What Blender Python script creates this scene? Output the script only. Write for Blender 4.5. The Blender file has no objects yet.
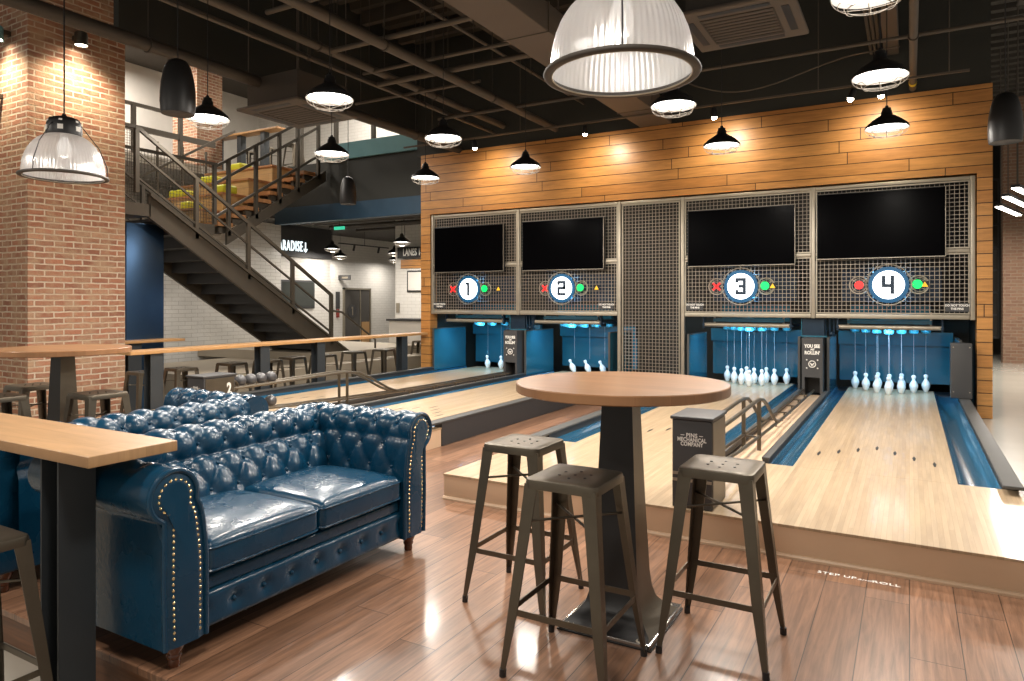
import bpy, math, random
from mathutils import Vector, Matrix
random.seed(7)
PI = math.pi
sc = bpy.context.scene
COL = sc.collection
sin, cos = math.sin, math.cos

# ------------------------------------------------------------------ mesh collector
class MB:
    def __init__(s):
        s.v = []; s.f = []; s.sm = []
    def add(s, vs, fs, M=None, smooth=False):
        b = len(s.v)
        if M is not None:
            vs = [M @ Vector(p) for p in vs]
        s.v.extend([tuple(p) for p in vs])
        for f in fs:
            s.f.append(tuple(i + b for i in f)); s.sm.append(smooth)
        return s
    def box(s, x0, x1, y0, y1, z0, z1, M=None):
        vs = [(x0,y0,z0),(x1,y0,z0),(x1,y1,z0),(x0,y1,z0),(x0,y0,z1),(x1,y0,z1),(x1,y1,z1),(x0,y1,z1)]
        return s.add(vs, [(0,3,2,1),(4,5,6,7),(0,1,5,4),(1,2,6,5),(2,3,7,6),(3,0,4,7)], M)
    def bbox(s, x0, x1, y0, y1, z0, z1, r=.006, M=None):
        """box with chamfered edges"""
        r = min(r, abs(x1-x0)*.45, abs(y1-y0)*.45, abs(z1-z0)*.45)
        return s.rbox(((x0+x1)/2,(y0+y1)/2,(z0+z1)/2), (x1-x0,y1-y0,z1-z0), r, (1,1,1), 2, M)
    def rbox(s, c, size, r, n=(1,1,1), k=3, M=None, top=None):
        """rounded box: k rings per corner, n cells across the flat"""
        h = [a/2 for a in size]; r = min([r]+[a*.999 for a in h])
        def axis(hh, nn):
            inner = hh - r
            o = [-hh + r*(1-cos(PI/2*i/k)) if False else -inner - r*math.tan(PI/4*(1-i/k)) for i in range(k)]
            o += [-inner + 2*inner*i/nn for i in range(nn)]
            o += [inner + r*math.tan(PI/4*i/k) for i in range(k+1)]
            return o
        ax = [axis(h[i], n[i]) for i in range(3)]
        idx = {}; vs = []; fs = []
        def vert(p):
            key = tuple(round(a, 6) for a in p)
            if key in idx: return idx[key]
            q = [max(-(h[i]-r), min(h[i]-r, p[i])) for i in range(3)]
            d = Vector(p) - Vector(q)
            if d.length > 1e-9: d = d.normalized()*r
            w = Vector(q) + d
            if top: w = Vector(top(w, h))
            vs.append((w.x+c[0], w.y+c[1], w.z+c[2])); idx[key] = len(vs)-1
            return idx[key]
        for a in range(3):
            b, d = (a+1) % 3, (a+2) % 3
            for sg in (-1, 1):
                for i in range(len(ax[b])-1):
                    for j in range(len(ax[d])-1):
                        q = []
                        for (ii, jj) in ((i,j),(i+1,j),(i+1,j+1),(i,j+1)):
                            p = [0,0,0]; p[a] = sg*h[a]; p[b] = ax[b][ii]; p[d] = ax[d][jj]
                            q.append(vert(p))
                        if sg < 0: q.reverse()
                        if len(set(q)) == 4: fs.append(q)
        return s.add(vs, fs, M, True)
    def lathe(s, prof, n=24, M=None, smooth=True, rib=0, ribn=0, cap0=False, cap1=False):
        vs = []; fs = []
        for (r, z) in prof:
            for i in range(n):
                a = 2*PI*i/n
                rr = r*(1 + rib*cos(ribn*a)) if rib else r
                vs.append((rr*cos(a), rr*sin(a), z))
        for j in range(len(prof)-1):
            for i in range(n):
                i2 = (i+1) % n
                fs.append((j*n+i, j*n+i2, (j+1)*n+i2, (j+1)*n+i))
        if cap0: fs.append(tuple(reversed(range(n))))
        if cap1: fs.append(tuple((len(prof)-1)*n+i for i in range(n)))
        return s.add(vs, fs, M, smooth)
    def cyl(s, p0, p1, r, n=12, r1=None):
        p0, p1 = Vector(p0), Vector(p1); d = p1-p0
        q = Vector((0,0,1)).rotation_difference(d.normalized()).to_matrix().to_4x4()
        M = Matrix.Translation(p0) @ q
        return s.lathe([(r,0),(r if r1 is None else r1, d.length)], n, M, True, cap0=True, cap1=True)
    def tube(s, path, r, n=8, closed=False):
        P = [Vector(p) for p in path]; m = len(P)
        T = []
        for i in range(m):
            if closed: t = P[(i+1) % m]-P[i-1]
            else: t = P[min(i+1,m-1)]-P[max(i-1,0)]
            T.append(t.normalized())
        u = T[0].orthogonal().normalized(); vs = []; fs = []
        for i in range(m):
            u = (u - T[i]*u.dot(T[i])).normalized(); w = T[i].cross(u)
            for k in range(n):
                a = 2*PI*k/n
                vs.append(P[i] + (u*cos(a)+w*sin(a))*(r[i] if isinstance(r, list) else r))
        for i in range(m if closed else m-1):
            i2 = (i+1) % m
            for k in range(n):
                k2 = (k+1) % n
                fs.append((i*n+k, i*n+k2, i2*n+k2, i2*n+k))
        if not closed:
            fs.append(tuple(reversed(range(n)))); fs.append(tuple((m-1)*n+k for k in range(n)))
        return s.add(vs, fs, None, True)
    def sphere(s, c, r, n=16, sz=1.0):
        m = n//2; prof = [(max(r*sin(PI*j/m), 1e-5), -r*sz*cos(PI*j/m)) for j in range(m+1)]
        return s.lathe(prof, n, Matrix.Translation(c))
    def prism(s, poly, a, b, axis='y', M=None):
        """poly (2-D) extruded between a and b along axis: y -> (x,z), x -> (y,z), z -> (x,y)"""
        n = len(poly)
        def P(p, t):
            return {'y': (p[0], t, p[1]), 'x': (t, p[0], p[1]), 'z': (p[0], p[1], t)}[axis]
        vs = [P(p, a) for p in poly] + [P(p, b) for p in poly]
        fs = [tuple(range(n)), tuple(reversed(range(n, 2*n)))]
        for i in range(n):
            j = (i+1) % n; fs.append((i, i+n, j+n, j))
        return s.add(vs, fs, M)
    def grid(s, pts, smooth=True, flip=False):
        nu, nv = len(pts), len(pts[0]); vs = [p for row in pts for p in row]; fs = []
        for i in range(nu-1):
            for j in range(nv-1):
                q = (i*nv+j, (i+1)*nv+j, (i+1)*nv+j+1, i*nv+j+1)
                fs.append(tuple(reversed(q)) if flip else q)
        return s.add(vs, fs, None, smooth)
    def bar(s, p0, p1, w, h, up=(0,0,1)):
        """rectangular bar from p0 to p1, w across, h along up"""
        p0, p1 = Vector(p0), Vector(p1); t = (p1-p0).normalized(); up = Vector(up)
        sd = t.cross(up)
        if sd.length < 1e-6: sd = t.orthogonal()
        sd.normalize(); up = sd.cross(t)
        vs = []
        for p in (p0, p1):
            for (a, b) in ((-1,-1),(1,-1),(1,1),(-1,1)):
                vs.append(p + sd*(a*w/2) + up*(b*h/2))
        return s.add(vs, [(0,1,2,3),(7,6,5,4),(0,4,5,1),(1,5,6,2),(2,6,7,3),(3,7,4,0)])
    def mesh(s, name, angle=35, fix=True):
        me = bpy.data.meshes.new(name)
        me.from_pydata([tuple(p) for p in s.v], [], s.f)
        me.polygons.foreach_set('use_smooth', s.sm)
        me.update()
        if fix:
            import bmesh
            bm = bmesh.new(); bm.from_mesh(me)
            bmesh.ops.recalc_face_normals(bm, faces=bm.faces)
            bm.to_mesh(me); bm.free()
        if any(s.sm): me.set_sharp_from_angle(angle=math.radians(angle))
        return me
    def build(s, name, mat, parent=None, angle=35, loc=None, fix=True):
        me = s.mesh(name, angle, fix)
        if mat: me.materials.append(mat)
        o = bpy.data.objects.new(name, me); COL.objects.link(o)
        if parent: o.parent = parent
        if loc: o.location = loc
        return o

def thing(name, label, cat, loc=(0,0,0), rz=0, group=None):
    o = bpy.data.objects.new(name, None); COL.objects.link(o)
    o.empty_display_size = .1
    o.location = loc; o.rotation_euler = (0,0,rz)
    return tag(o, label, cat, group)
def tag(o, label, cat, group=None):
    o['label'] = label; o['category'] = cat
    if group: o['group'] = group
    return o
def struct(o):
    o['kind'] = 'structure'; return o
def dup(root, loc, label, rz=None, group=None):
    r = root.copy(); COL.objects.link(r); r.location = loc
    if rz is not None: r.rotation_euler = (0,0,rz)
    r['label'] = label
    if group: r['group'] = group
    for ch in list(root.children):
        c = ch.copy(); COL.objects.link(c); c.parent = r
        for g in list(ch.children):
            d = g.copy(); COL.objects.link(d); d.parent = c
    return r

# ------------------------------------------------------------------ materials
def newmat(name):
    m = bpy.data.materials.new(name); m.use_nodes = True
    nt = m.node_tree; b = nt.nodes['Principled BSDF']
    return m, nt, b
def N(nt, t, **kw):
    n = nt.nodes.new(t)
    for k, v in kw.items():
        if hasattr(n, k): setattr(n, k, v)
    return n
def setin(n, d):
    for k, v in d.items(): n.inputs[k].default_value = v
def rgba(c): return (c[0], c[1], c[2], 1)
def simple(name, col, rough=.5, metal=0, var=.12, scale=6, bump=0, bscale=40, coat=0, spec=None):
    m, nt, b = newmat(name)
    tc = N(nt, 'ShaderNodeTexCoord'); no = N(nt, 'ShaderNodeTexNoise'); setin(no, {'Scale': scale, 'Detail': 4})
    nt.links.new(tc.outputs['Object'], no.inputs['Vector'])
    mx = N(nt, 'ShaderNodeMix', data_type='RGBA')
    mx.inputs[6].default_value = rgba([c*(1-var) for c in col]); mx.inputs[7].default_value = rgba([min(1, c*(1+var)) for c in col])
    nt.links.new(no.outputs['Fac'], mx.inputs[0]); nt.links.new(mx.outputs[2], b.inputs['Base Color'])
    setin(b, {'Roughness': rough, 'Metallic': metal})
    if coat: setin(b, {'Coat Weight': coat, 'Coat Roughness': .08})
    if spec is not None: b.inputs['Specular IOR Level'].default_value = spec
    if bump:
        n2 = N(nt, 'ShaderNodeTexNoise'); setin(n2, {'Scale': bscale, 'Detail': 3}); nt.links.new(tc.outputs['Object'], n2.inputs['Vector'])
        bp = N(nt, 'ShaderNodeBump'); setin(bp, {'Strength': bump, 'Distance': .01})
        nt.links.new(n2.outputs['Fac'], bp.inputs['Height']); nt.links.new(bp.outputs['Normal'], b.inputs['Normal'])
    return m
def emit(name, col, st):
    m, nt, b = newmat(name)
    setin(b, {'Base Color': rgba(col), 'Emission Color': rgba(col), 'Emission Strength': st, 'Roughness': .4})
    return m
def planks(name, c1, c2, mort, axes, length, width, gap=.004, rough=.35, grain=.35, off=.37, coat=0, bumpd=.3, mix=.5, gscale=9):
    """boards: axes = (along, across) picked from object coordinates"""
    m, nt, b = newmat(name)
    tc = N(nt, 'ShaderNodeTexCoord'); sp = N(nt, 'ShaderNodeSeparateXYZ'); nt.links.new(tc.outputs['Object'], sp.inputs[0])
    cb = N(nt, 'ShaderNodeCombineXYZ')
    # every row of boards is shifted by its own amount so that the butt joints fall at random
    dv = N(nt, 'ShaderNodeMath', operation='DIVIDE'); dv.inputs[1].default_value = width; nt.links.new(sp.outputs[axes[1]], dv.inputs[0])
    fl = N(nt, 'ShaderNodeMath', operation='FLOOR'); nt.links.new(dv.outputs[0], fl.inputs[0])
    wn = N(nt, 'ShaderNodeTexWhiteNoise', noise_dimensions='1D'); nt.links.new(fl.outputs[0], wn.inputs['W'])
    ma = N(nt, 'ShaderNodeMath', operation='MULTIPLY_ADD'); ma.inputs[1].default_value = length; nt.links.new(wn.outputs['Value'], ma.inputs[0]); nt.links.new(sp.outputs[axes[0]], ma.inputs[2])
    nt.links.new(ma.outputs[0], cb.inputs[0]); nt.links.new(sp.outputs[axes[1]], cb.inputs[1])
    br = N(nt, 'ShaderNodeTexBrick'); br.offset = 0; br.offset_frequency = 2
    setin(br, {'Scale': 1, 'Mortar Size': gap, 'Mortar Smooth': .1, 'Bias': 0, 'Brick Width': length, 'Row Height': width,
               'Color1': rgba(c1), 'Color2': rgba(c2), 'Mortar': rgba(mort)})
    nt.links.new(cb.outputs[0], br.inputs['Vector'])
    # grain: noise stretched along the board
    mp = N(nt, 'ShaderNodeMapping'); mp.inputs['Scale'].default_value = (1.2, gscale*2.2, 1); nt.links.new(cb.outputs[0], mp.inputs['Vector'])
    no = N(nt, 'ShaderNodeTexNoise'); setin(no, {'Scale': 2.2, 'Detail': 7, 'Roughness': .62, 'Distortion': .6}); nt.links.new(mp.outputs[0], no.inputs['Vector'])
    rp = N(nt, 'ShaderNodeMapRange'); setin(rp, {'From Min': .3, 'From Max': .7, 'To Min': 1-grain, 'To Max': 1+grain*.6}); nt.links.new(no.outputs['Fac'], rp.inputs['Value'])
    n2 = N(nt, 'ShaderNodeTexNoise'); setin(n2, {'Scale': 1.1, 'Detail': 2}); nt.links.new(cb.outputs[0], n2.inputs['Vector'])
    r2 = N(nt, 'ShaderNodeMapRange'); setin(r2, {'From Min': .3, 'From Max': .7, 'To Min': .88, 'To Max': 1.1}); nt.links.new(n2.outputs['Fac'], r2.inputs['Value'])
    mu = N(nt, 'ShaderNodeMath', operation='MULTIPLY'); nt.links.new(rp.outputs[0], mu.inputs[0]); nt.links.new(r2.outputs[0], mu.inputs[1])
    vm = N(nt, 'ShaderNodeVectorMath', operation='SCALE'); nt.links.new(br.outputs['Color'], vm.inputs[0]); nt.links.new(mu.outputs[0], vm.inputs['Scale'])
    nt.links.new(vm.outputs[0], b.inputs['Base Color'])
    setin(b, {'Roughness': rough})
    if coat: setin(b, {'Coat Weight': coat, 'Coat Roughness': .12})
    bp = N(nt, 'ShaderNodeBump'); setin(bp, {'Strength': bumpd, 'Distance': .004}); bp.invert = True
    nt.links.new(br.outputs['Fac'], bp.inputs['Height']); nt.links.new(bp.outputs['Normal'], b.inputs['Normal'])
    return m
def bricks(name, c1, c2, c3, mort, bw, bh, gap=.012, rough=.85, bump=.8, rot=0, var=.6):
    m, nt, b = newmat(name)
    tc = N(nt, 'ShaderNodeTexCoord'); sp = N(nt, 'ShaderNodeSeparateXYZ'); nt.links.new(tc.outputs['Object'], sp.inputs[0])
    ad = N(nt, 'ShaderNodeMath', operation='ADD'); nt.links.new(sp.outputs[0], ad.inputs[0]); nt.links.new(sp.outputs[1], ad.inputs[1])
    cb = N(nt, 'ShaderNodeCombineXYZ'); nt.links.new(ad.outputs[0], cb.inputs[0]); nt.links.new(sp.outputs[2], cb.inputs[1])
    # wobble so that courses look hand laid
    wn = N(nt, 'ShaderNodeTexNoise'); setin(wn, {'Scale': 9, 'Detail': 2}); nt.links.new(cb.outputs[0], wn.inputs['Vector'])
    ws = N(nt, 'ShaderNodeVectorMath', operation='SCALE'); ws.inputs['Scale'].default_value = .020 if bump > .5 else .0; nt.links.new(wn.outputs['Color'], ws.inputs[0])
    wa = N(nt, 'ShaderNodeVectorMath', operation='ADD'); nt.links.new(cb.outputs[0], wa.inputs[0]); nt.links.new(ws.outputs[0], wa.inputs[1])
    br = N(nt, 'ShaderNodeTexBrick'); br.offset = .5
    setin(br, {'Scale': 1, 'Mortar Size': gap, 'Mortar Smooth': .3, 'Bias': 0, 'Brick Width': bw, 'Row Height': bh,
               'Color1': rgba(c1), 'Color2': rgba(c2), 'Mortar': rgba(mort)})
    nt.links.new(wa.outputs[0], br.inputs['Vector'])
    no = N(nt, 'ShaderNodeTexNoise'); setin(no, {'Scale': 5, 'Detail': 5, 'Roughness': .6}); nt.links.new(cb.outputs[0], no.inputs['Vector'])
    rp = N(nt, 'ShaderNodeMapRange'); setin(rp, {'From Min': .42, 'From Max': .66, 'To Min': 0, 'To Max': var}); nt.links.new(no.outputs['Fac'], rp.inputs['Value'])
    mx = N(nt, 'ShaderNodeMix', data_type='RGBA'); mx.inputs[7].default_value = rgba(c3)
    nt.links.new(br.outputs['Color'], mx.inputs[6]); nt.links.new(rp.outputs[0], mx.inputs[0])
    nt.links.new(mx.outputs[2], b.inputs['Base Color']); setin(b, {'Roughness': rough})
    hn = N(nt, 'ShaderNodeMath', operation='MULTIPLY_ADD'); hn.inputs[1].default_value = -1.; nt.links.new(br.outputs['Fac'], hn.inputs[0])
    n3 = N(nt, 'ShaderNodeTexNoise'); setin(n3, {'Scale': 24, 'Detail': 4}); nt.links.new(cb.outputs[0], n3.inputs['Vector']); nt.links.new(n3.outputs['Fac'], hn.inputs[2])
    bp = N(nt, 'ShaderNodeBump'); setin(bp, {'Strength': bump, 'Distance': .012})
    nt.links.new(hn.outputs[0], bp.inputs['Height']); nt.links.new(bp.outputs['Normal'], b.inputs['Normal'])
    return m

M = {}
M['floorwood'] = planks('oak_floor_boards', (.285,.150,.088), (.175,.090,.052), (.04,.02,.012), (1,0), 1.35, .19, .0022, .32, .48, coat=.28, bumpd=.15)
M['riserwood'] = planks('oak_riser', (.22,.10,.05), (.16,.07,.034), (.04,.02,.01), (0,2), 1.6, .4, .002, .35, .4)
M['lane'] = planks('maple_lane_boards', (.49,.365,.235), (.43,.31,.19), (.34,.24,.145), (1,0), 3.2, .027, .0007, .42, .13, coat=.32, bumpd=.02, gscale=4)
M['approachface'] = simple('maple_step_face', (.64,.46,.31), .4, var=.1, scale=3)
M['woodwall'] = planks('cedar_wall_boards', (.55,.270,.082), (.46,.205,.056), (.05,.02,.007), (0,2), 2.3, .1565, .0055, .38, .25, bumpd=.6, gscale=5)
M['maple'] = planks('maple_slab', (.47,.285,.145), (.41,.24,.115), (.37,.21,.10), (0,1), 1.1, .11, .0008, .38, .16, bumpd=.03, gscale=5)
M['railmaple'] = planks('maple_ledge', (.52,.29,.12), (.46,.25,.10), (.42,.22,.09), (1,0), 1.1, .11, .0008, .4, .16, bumpd=.03, gscale=5)
M['walnut'] = planks('round_table_wood', (.37,.185,.085), (.30,.15,.068), (.26,.12,.055), (0,1), 1.2, .085, .0006, .30, .16, coat=.15, bumpd=.03, gscale=4)
M['treadwood'] = planks('stair_wood', (.48,.22,.085), (.40,.18,.065), (.2,.09,.03), (0,1), 1.5, .14, .002, .45, .2)
M['tierwood'] = planks('bleacher_wood', (.60,.38,.16), (.54,.33,.13), (.3,.18,.08), (0,2), 1.5, .2, .002, .5, .15)
M['brick'] = bricks('red_brick', (.44,.195,.115), (.28,.118,.072), (.48,.33,.21), (.64,.52,.40), .225, .0735, .011, var=.8)
M['brickdark'] = bricks('brown_brick', (.30,.165,.105), (.22,.115,.075), (.28,.19,.13), (.34,.26,.19), .23, .078, .009)
M['whitebrick'] = bricks('white_painted_brick', (.74,.72,.68), (.70,.68,.64), (.76,.74,.70), (.60,.58,.54), .25, .085, .007, .5, .3, var=.3)
M['tile'] = bricks('white_tile', (.66,.65,.62), (.62,.61,.58), (.66,.64,.6), (.42,.40,.37), .30, .085, .006, .3, .25, var=.25)
M['plaster'] = simple('white_plaster', (.72,.69,.64), .8, var=.05)
M['concrete'] = simple('concourse_concrete', (.40,.365,.31), .38, var=.12, scale=1.5)
M['concretelight'] = simple('polished_concrete', (.50,.48,.42), .2, var=.12, scale=1.2, coat=.3)
M['beigeconcrete'] = simple('beige_concrete', (.36,.31,.24), .6, var=.1, scale=2)
M['ceil'] = simple('ceiling_deck_dark', (.046,.039,.031), .8, var=.25, scale=2)
M['darkwall'] = simple('charcoal_green_wall', (.030,.031,.026), .7, var=.1, scale=3)
M['navy'] = simple('navy_paint', (.022,.060,.105), .5, var=.15)
M['teal'] = simple('teal_paint', (.16,.36,.40), .5, var=.1)
M['pipe'] = simple('painted_pipe', (.105,.088,.070), .6, var=.15, scale=4)
M['pipedark'] = simple('painted_pipe_dark', (.060,.050,.040), .6, var=.15, scale=4)
M['duct'] = simple('painted_duct', (.115,.095,.078), .6, var=.08, scale=2)
M['bronze'] = simple('raw_gunmetal_steel', (.140,.120,.092), .40, .85, var=.22, scale=7, bump=.04, bscale=90)
M['stairsteel'] = simple('bronze_painted_steel', (.085,.070,.052), .45, .3, var=.15, scale=4)
M['galv'] = simple('galvanised_steel', (.40,.36,.29), .42, .7, var=.15, scale=8)
M['wire'] = simple('galvanised_wire', (.34,.30,.25), .5, .5, var=.1, scale=8)
M['black'] = simple('black_powder_coat', (.016,.016,.017), .45, var=.2, scale=10)
M['charcoal'] = simple('charcoal_powder_coat', (.050,.050,.052), .5, var=.12, scale=5)
M['legpaint'] = simple('blue_black_steel', (.036,.042,.048), .5, .2, var=.12, scale=4)
M['screen'] = simple('screen_glass', (.0012,.0012,.0016), .22, var=.0, spec=.02)

M['legwood'] = simple('mahogany_turned', (.10,.032,.014), .22, var=.2, scale=20, coat=.5)
M['brass'] = simple('antique_brass', (.80,.64,.36), .25, 1.0, var=.15, scale=30)
M['pin'] = simple('white_pin_enamel', (.82,.84,.86), .18, var=.02, coat=.5)
M['cord'] = simple('white_cord', (.55,.62,.68), .6, var=.02)
M['gutter'] = simple('blue_gutter_plastic', (.016,.085,.155), .22, var=.1, scale=3, coat=.4)
M['gutterdark'] = simple('dark_gutter_bed', (.016,.022,.03), .28, var=.2, scale=3)
M['cap'] = simple('grey_divider_cap', (.060,.060,.058), .55, var=.12, scale=5)
M['skirt'] = simple('charcoal_lane_skirt', (.040,.040,.042), .55, var=.08)
M['bluepanel'] = simple('blue_masking_panel', (.022,.125,.185), .14, var=.25, scale=2, coat=.6)
M['bluedark'] = simple('dark_blue_machine', (.012,.03,.055), .35, .3, var=.3, scale=8)
M['cup'] = simple('led_tinted_guide_cup', (.10,.50,.65), .3, var=.1)  # cyan LED light on the cups is put into their base colour
M['tubegrey'] = simple('beige_grey_tube', (.32,.28,.22), .35, .4, var=.08)
M['blackglass'] = simple('smoked_glass', (.05,.055,.05), .1, var=.1, spec=.6)
M['pillar'] = simple('blue_steel_pillar', (.05,.10,.19), .28, .9, var=.2, scale=2)
M['ball'] = simple('grey_bowling_ball', (.055,.055,.06), .3, var=.35, scale=18, coat=.3)
M['white'] = simple('white_lettering', (.78,.77,.73), .6, var=.03)
M['whiteenamel'] = simple('white_reflector', (.8,.78,.74), .4, var=.03)
M['yellow'] = simple('yellow_vinyl', (.62,.60,.02), .5, var=.1)
M['chrome'] = simple('brushed_plate', (.42,.41,.40), .25, 1.0, var=.15, scale=12)
M['redpaint'] = simple('red_paint', (.28,.05,.04), .4, var=.1)
M['redx'] = emit('red_signal', (.85,.03,.03), .8)
M['green'] = emit('green_signal', (.0,.72,.13), 1.05)
M['amber'] = emit('amber_signal', (.75,.42,.02), .6)
M['numwhite'] = emit('number_light', (.93,.97,1.0), 3.2)
M['numblue'] = emit('number_halo_ring', (.004,.085,.20), .18)
M['numnavy'] = simple('navy_numeral', (.004,.022,.05), .5, var=.02)
M['lampglow'] = emit('lamp_glow', (1.0,.97,.93), 7)
M['bulbglow'] = emit('bulb_glow', (1.0,.96,.9), 1.0)
M['spotglow'] = emit('spot_glow', (1.0,.90,.72), 45)
M['stripglow'] = emit('strip_glow', (1.0,.93,.8), 14)
M['signglow'] = emit('sign_glow', (.85,.97,1.0), 1.5)
M['exitgreen'] = emit('exit_glow', (.05,.6,.35), 1.0)
M['yellowband'] = simple('yellow_band', (.75,.62,.03), .5, var=.05)
M['tan'] = simple('tan_door_panel', (.45,.27,.12), .5, var=.15)
M['winglass'] = simple('dark_window_glass', (.08,.075,.07), .1, var=.1, spec=.8)

def leather():
    m, nt, b = newmat('navy_leather')
    tc = N(nt, 'ShaderNodeTexCoord')
    n1 = N(nt, 'ShaderNodeTexNoise'); setin(n1, {'Scale': 5, 'Detail': 3}); nt.links.new(tc.outputs['Object'], n1.inputs['Vector'])
    mx = N(nt, 'ShaderNodeMix', data_type='RGBA'); mx.inputs[6].default_value = (.0015,.030,.068,1); mx.inputs[7].default_value = (.003,.054,.112,1)
    nt.links.new(n1.outputs['Fac'], mx.inputs[0]); nt.links.new(mx.outputs[2], b.inputs['Base Color'])
    rp = N(nt, 'ShaderNodeMapRange'); setin(rp, {'To Min': .20, 'To Max': .36}); nt.links.new(n1.outputs['Fac'], rp.inputs['Value']); nt.links.new(rp.outputs[0], b.inputs['Roughness'])
    n2 = N(nt, 'ShaderNodeTexNoise'); setin(n2, {'Scale': 34, 'Detail': 6, 'Roughness': .7}); nt.links.new(tc.outputs['Object'], n2.inputs['Vector'])
    bp = N(nt, 'ShaderNodeBump'); setin(bp, {'Strength': .17, 'Distance': .010}); nt.links.new(n2.outputs['Fac'], bp.inputs['Height']); nt.links.new(bp.outputs['Normal'], b.inputs['Normal'])
    setin(b, {'Coat Weight': .22, 'Coat Roughness': .10, 'Specular IOR Level': .38})
    return m
M['leather'] = leather()
def acrylic():
    m, nt, b = newmat('ribbed_acrylic')
    out = nt.nodes['Material Output']
    tr = N(nt, 'ShaderNodeBsdfTransparent'); tr.inputs[0].default_value = (.93,.93,.93,1)
    tl = N(nt, 'ShaderNodeBsdfTranslucent'); tl.inputs[0].default_value = (.85,.84,.83,1)
    gl = N(nt, 'ShaderNodeBsdfGlossy'); gl.inputs['Color'].default_value = (.9,.9,.9,1); gl.inputs['Roughness'].default_value = .2
    df = N(nt, 'ShaderNodeBsdfDiffuse'); df.inputs[0].default_value = (.7,.7,.7,1)
    m1 = N(nt, 'ShaderNodeMixShader'); m1.inputs[0].default_value = .3; nt.links.new(tl.outputs[0], m1.inputs[1]); nt.links.new(df.outputs[0], m1.inputs[2])
    m2 = N(nt, 'ShaderNodeMixShader'); m2.inputs[0].default_value = .66; nt.links.new(tr.outputs[0], m2.inputs[1]); nt.links.new(m1.outputs[0], m2.inputs[2])
    m3 = N(nt, 'ShaderNodeMixShader'); m3.inputs[0].default_value = .22; nt.links.new(m2.outputs[0], m3.inputs[1]); nt.links.new(gl.outputs[0], m3.inputs[2])
    nt.links.new(m3.outputs[0], out.inputs['Surface'])
    return m
M['acrylic'] = acrylic()

# ------------------------------------------------------------------ lettering
def text_mb(mb, s, size, at, face='-y', sx=1.0, bold=.0, ext=.002, spacing=1.0, shear=0):
    cu = bpy.data.curves.new('t', 'FONT'); cu.body = s; cu.size = size; cu.align_x = 'CENTER'; cu.align_y = 'CENTER'
    cu.extrude = ext; cu.offset = bold; cu.space_character = spacing; cu.resolution_u = 3; cu.shear = shear
    o = bpy.data.objects.new('t', cu); COL.objects.link(o)
    bpy.context.view_layer.update()
    me = bpy.data.meshes.new_from_object(o.evaluated_get(bpy.context.evaluated_depsgraph_get()))
    R = {'-y': Matrix.Rotation(PI/2, 4, 'X'), '+x': Matrix.Rotation(PI/2, 4, 'Z') @ Matrix.Rotation(PI/2, 4, 'X'),
         '+z': Matrix.Identity(4)}[face]
    T = Matrix.Translation(at) @ R @ Matrix.Diagonal((sx, 1, 1, 1))
    mb.add([v.co.copy() for v in me.vertices], [tuple(p.vertices) for p in me.polygons], T)
    bpy.data.objects.remove(o); bpy.data.curves.remove(cu); bpy.data.meshes.remove(me)
    return mb

def ring(mb, c, r, t, n=32, face='y'):
    pts = []
    for i in range(n):
        a = 2*PI*i/n
        p = (c[0]+r*cos(a), c[1], c[2]+r*sin(a)) if face == 'y' else ((c[0], c[1]+r*cos(a), c[2]+r*sin(a)) if face == 'x' else (c[0]+r*cos(a), c[1]+r*sin(a), c[2]))
        pts.append(p)
    return mb.tube(pts, t, 6, closed=True)
def disc(mb, c, r, th, n=40):
    """flat disc facing -y, th deep"""
    return mb.lathe([(1e-4,0),(r,0),(r,th),(1e-4,th)], n, Matrix.Translation(c) @ Matrix.Rotation(-PI/2, 4, 'X'), False)

# ================================================================== SETTING
LZ = .185; LOW = -.18
YW = 10.35
b = MB(); b.box(-22, 6, -5, 24, LOW-.12, LOW); struct(b.build('floor', M['concrete']))
b = MB(); b.box(-7.66, 3.2, 1.69, 5.66, LOW+.002, -.012).box(-7.66, .66, 5.66, 12.3, LOW+.002, -.012)
b.build('floor_step', M['riserwood'])['kind'] = 'structure'
b = MB(); b.box(-7.66, 3.2, 1.70, 5.66, -.012, 0).box(-7.66, .66, 5.66, 12.3, -.012, 0)
struct(b.build('floor_boards', M['floorwood']))
b = MB()
b.prism([(1.665,-.004),(1.668,-.034),(1.70,-.034),(1.70,0),(1.672,0)], -7.66, 3.2, 'x')
struct(b.build('trim_1', M['floorwood']))
b = MB(); b.box(.66, 6, 5.66, 24, LOW+.002, 0); struct(b.build('floor_corridor', M['concretelight']))
# approaches
def approach(x0, x1, name, tname):
    b = MB(); b.box(x0, x1, 4.19, 5.70, .170, LZ)
    o = struct(b.build(name, M['lane']))
    b = MB(); b.box(x0+.004, x1-.004, 4.194, 5.695, .0, .170)
    struct(b.build(name+'_base', M['approachface']))
    b = MB(); b.prism([(4.176,0),(4.194,0),(4.194,.024),(4.184,.022),(4.177,.012)], x0, x1, 'x')
    struct(b.build(tname, M['approachface']))
approach(-2.97, .80, 'floor_approach', 'trim_2')
approach(-7.66, -4.06, 'floor_approach_far', 'trim_3')
b = MB(); text_mb(b, 'STEP UP', .042, (-.335,4.052,.0015), '+z', 1.15, .0006, .0006, 1.1)
text_mb(b, 'and', .034, (-.205,4.05,.0015), '+z', 1.35, .0, .0006, 1.0, .4)
text_mb(b, 'ROLL', .042, (-.105,4.05,.0015), '+z', 1.2, .0006, .0006, 1.1)
tag(b.build('floor_lettering', M['white']), 'white STEP UP and ROLL lettering on the floor boards below the approach step', 'lettering')

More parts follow.
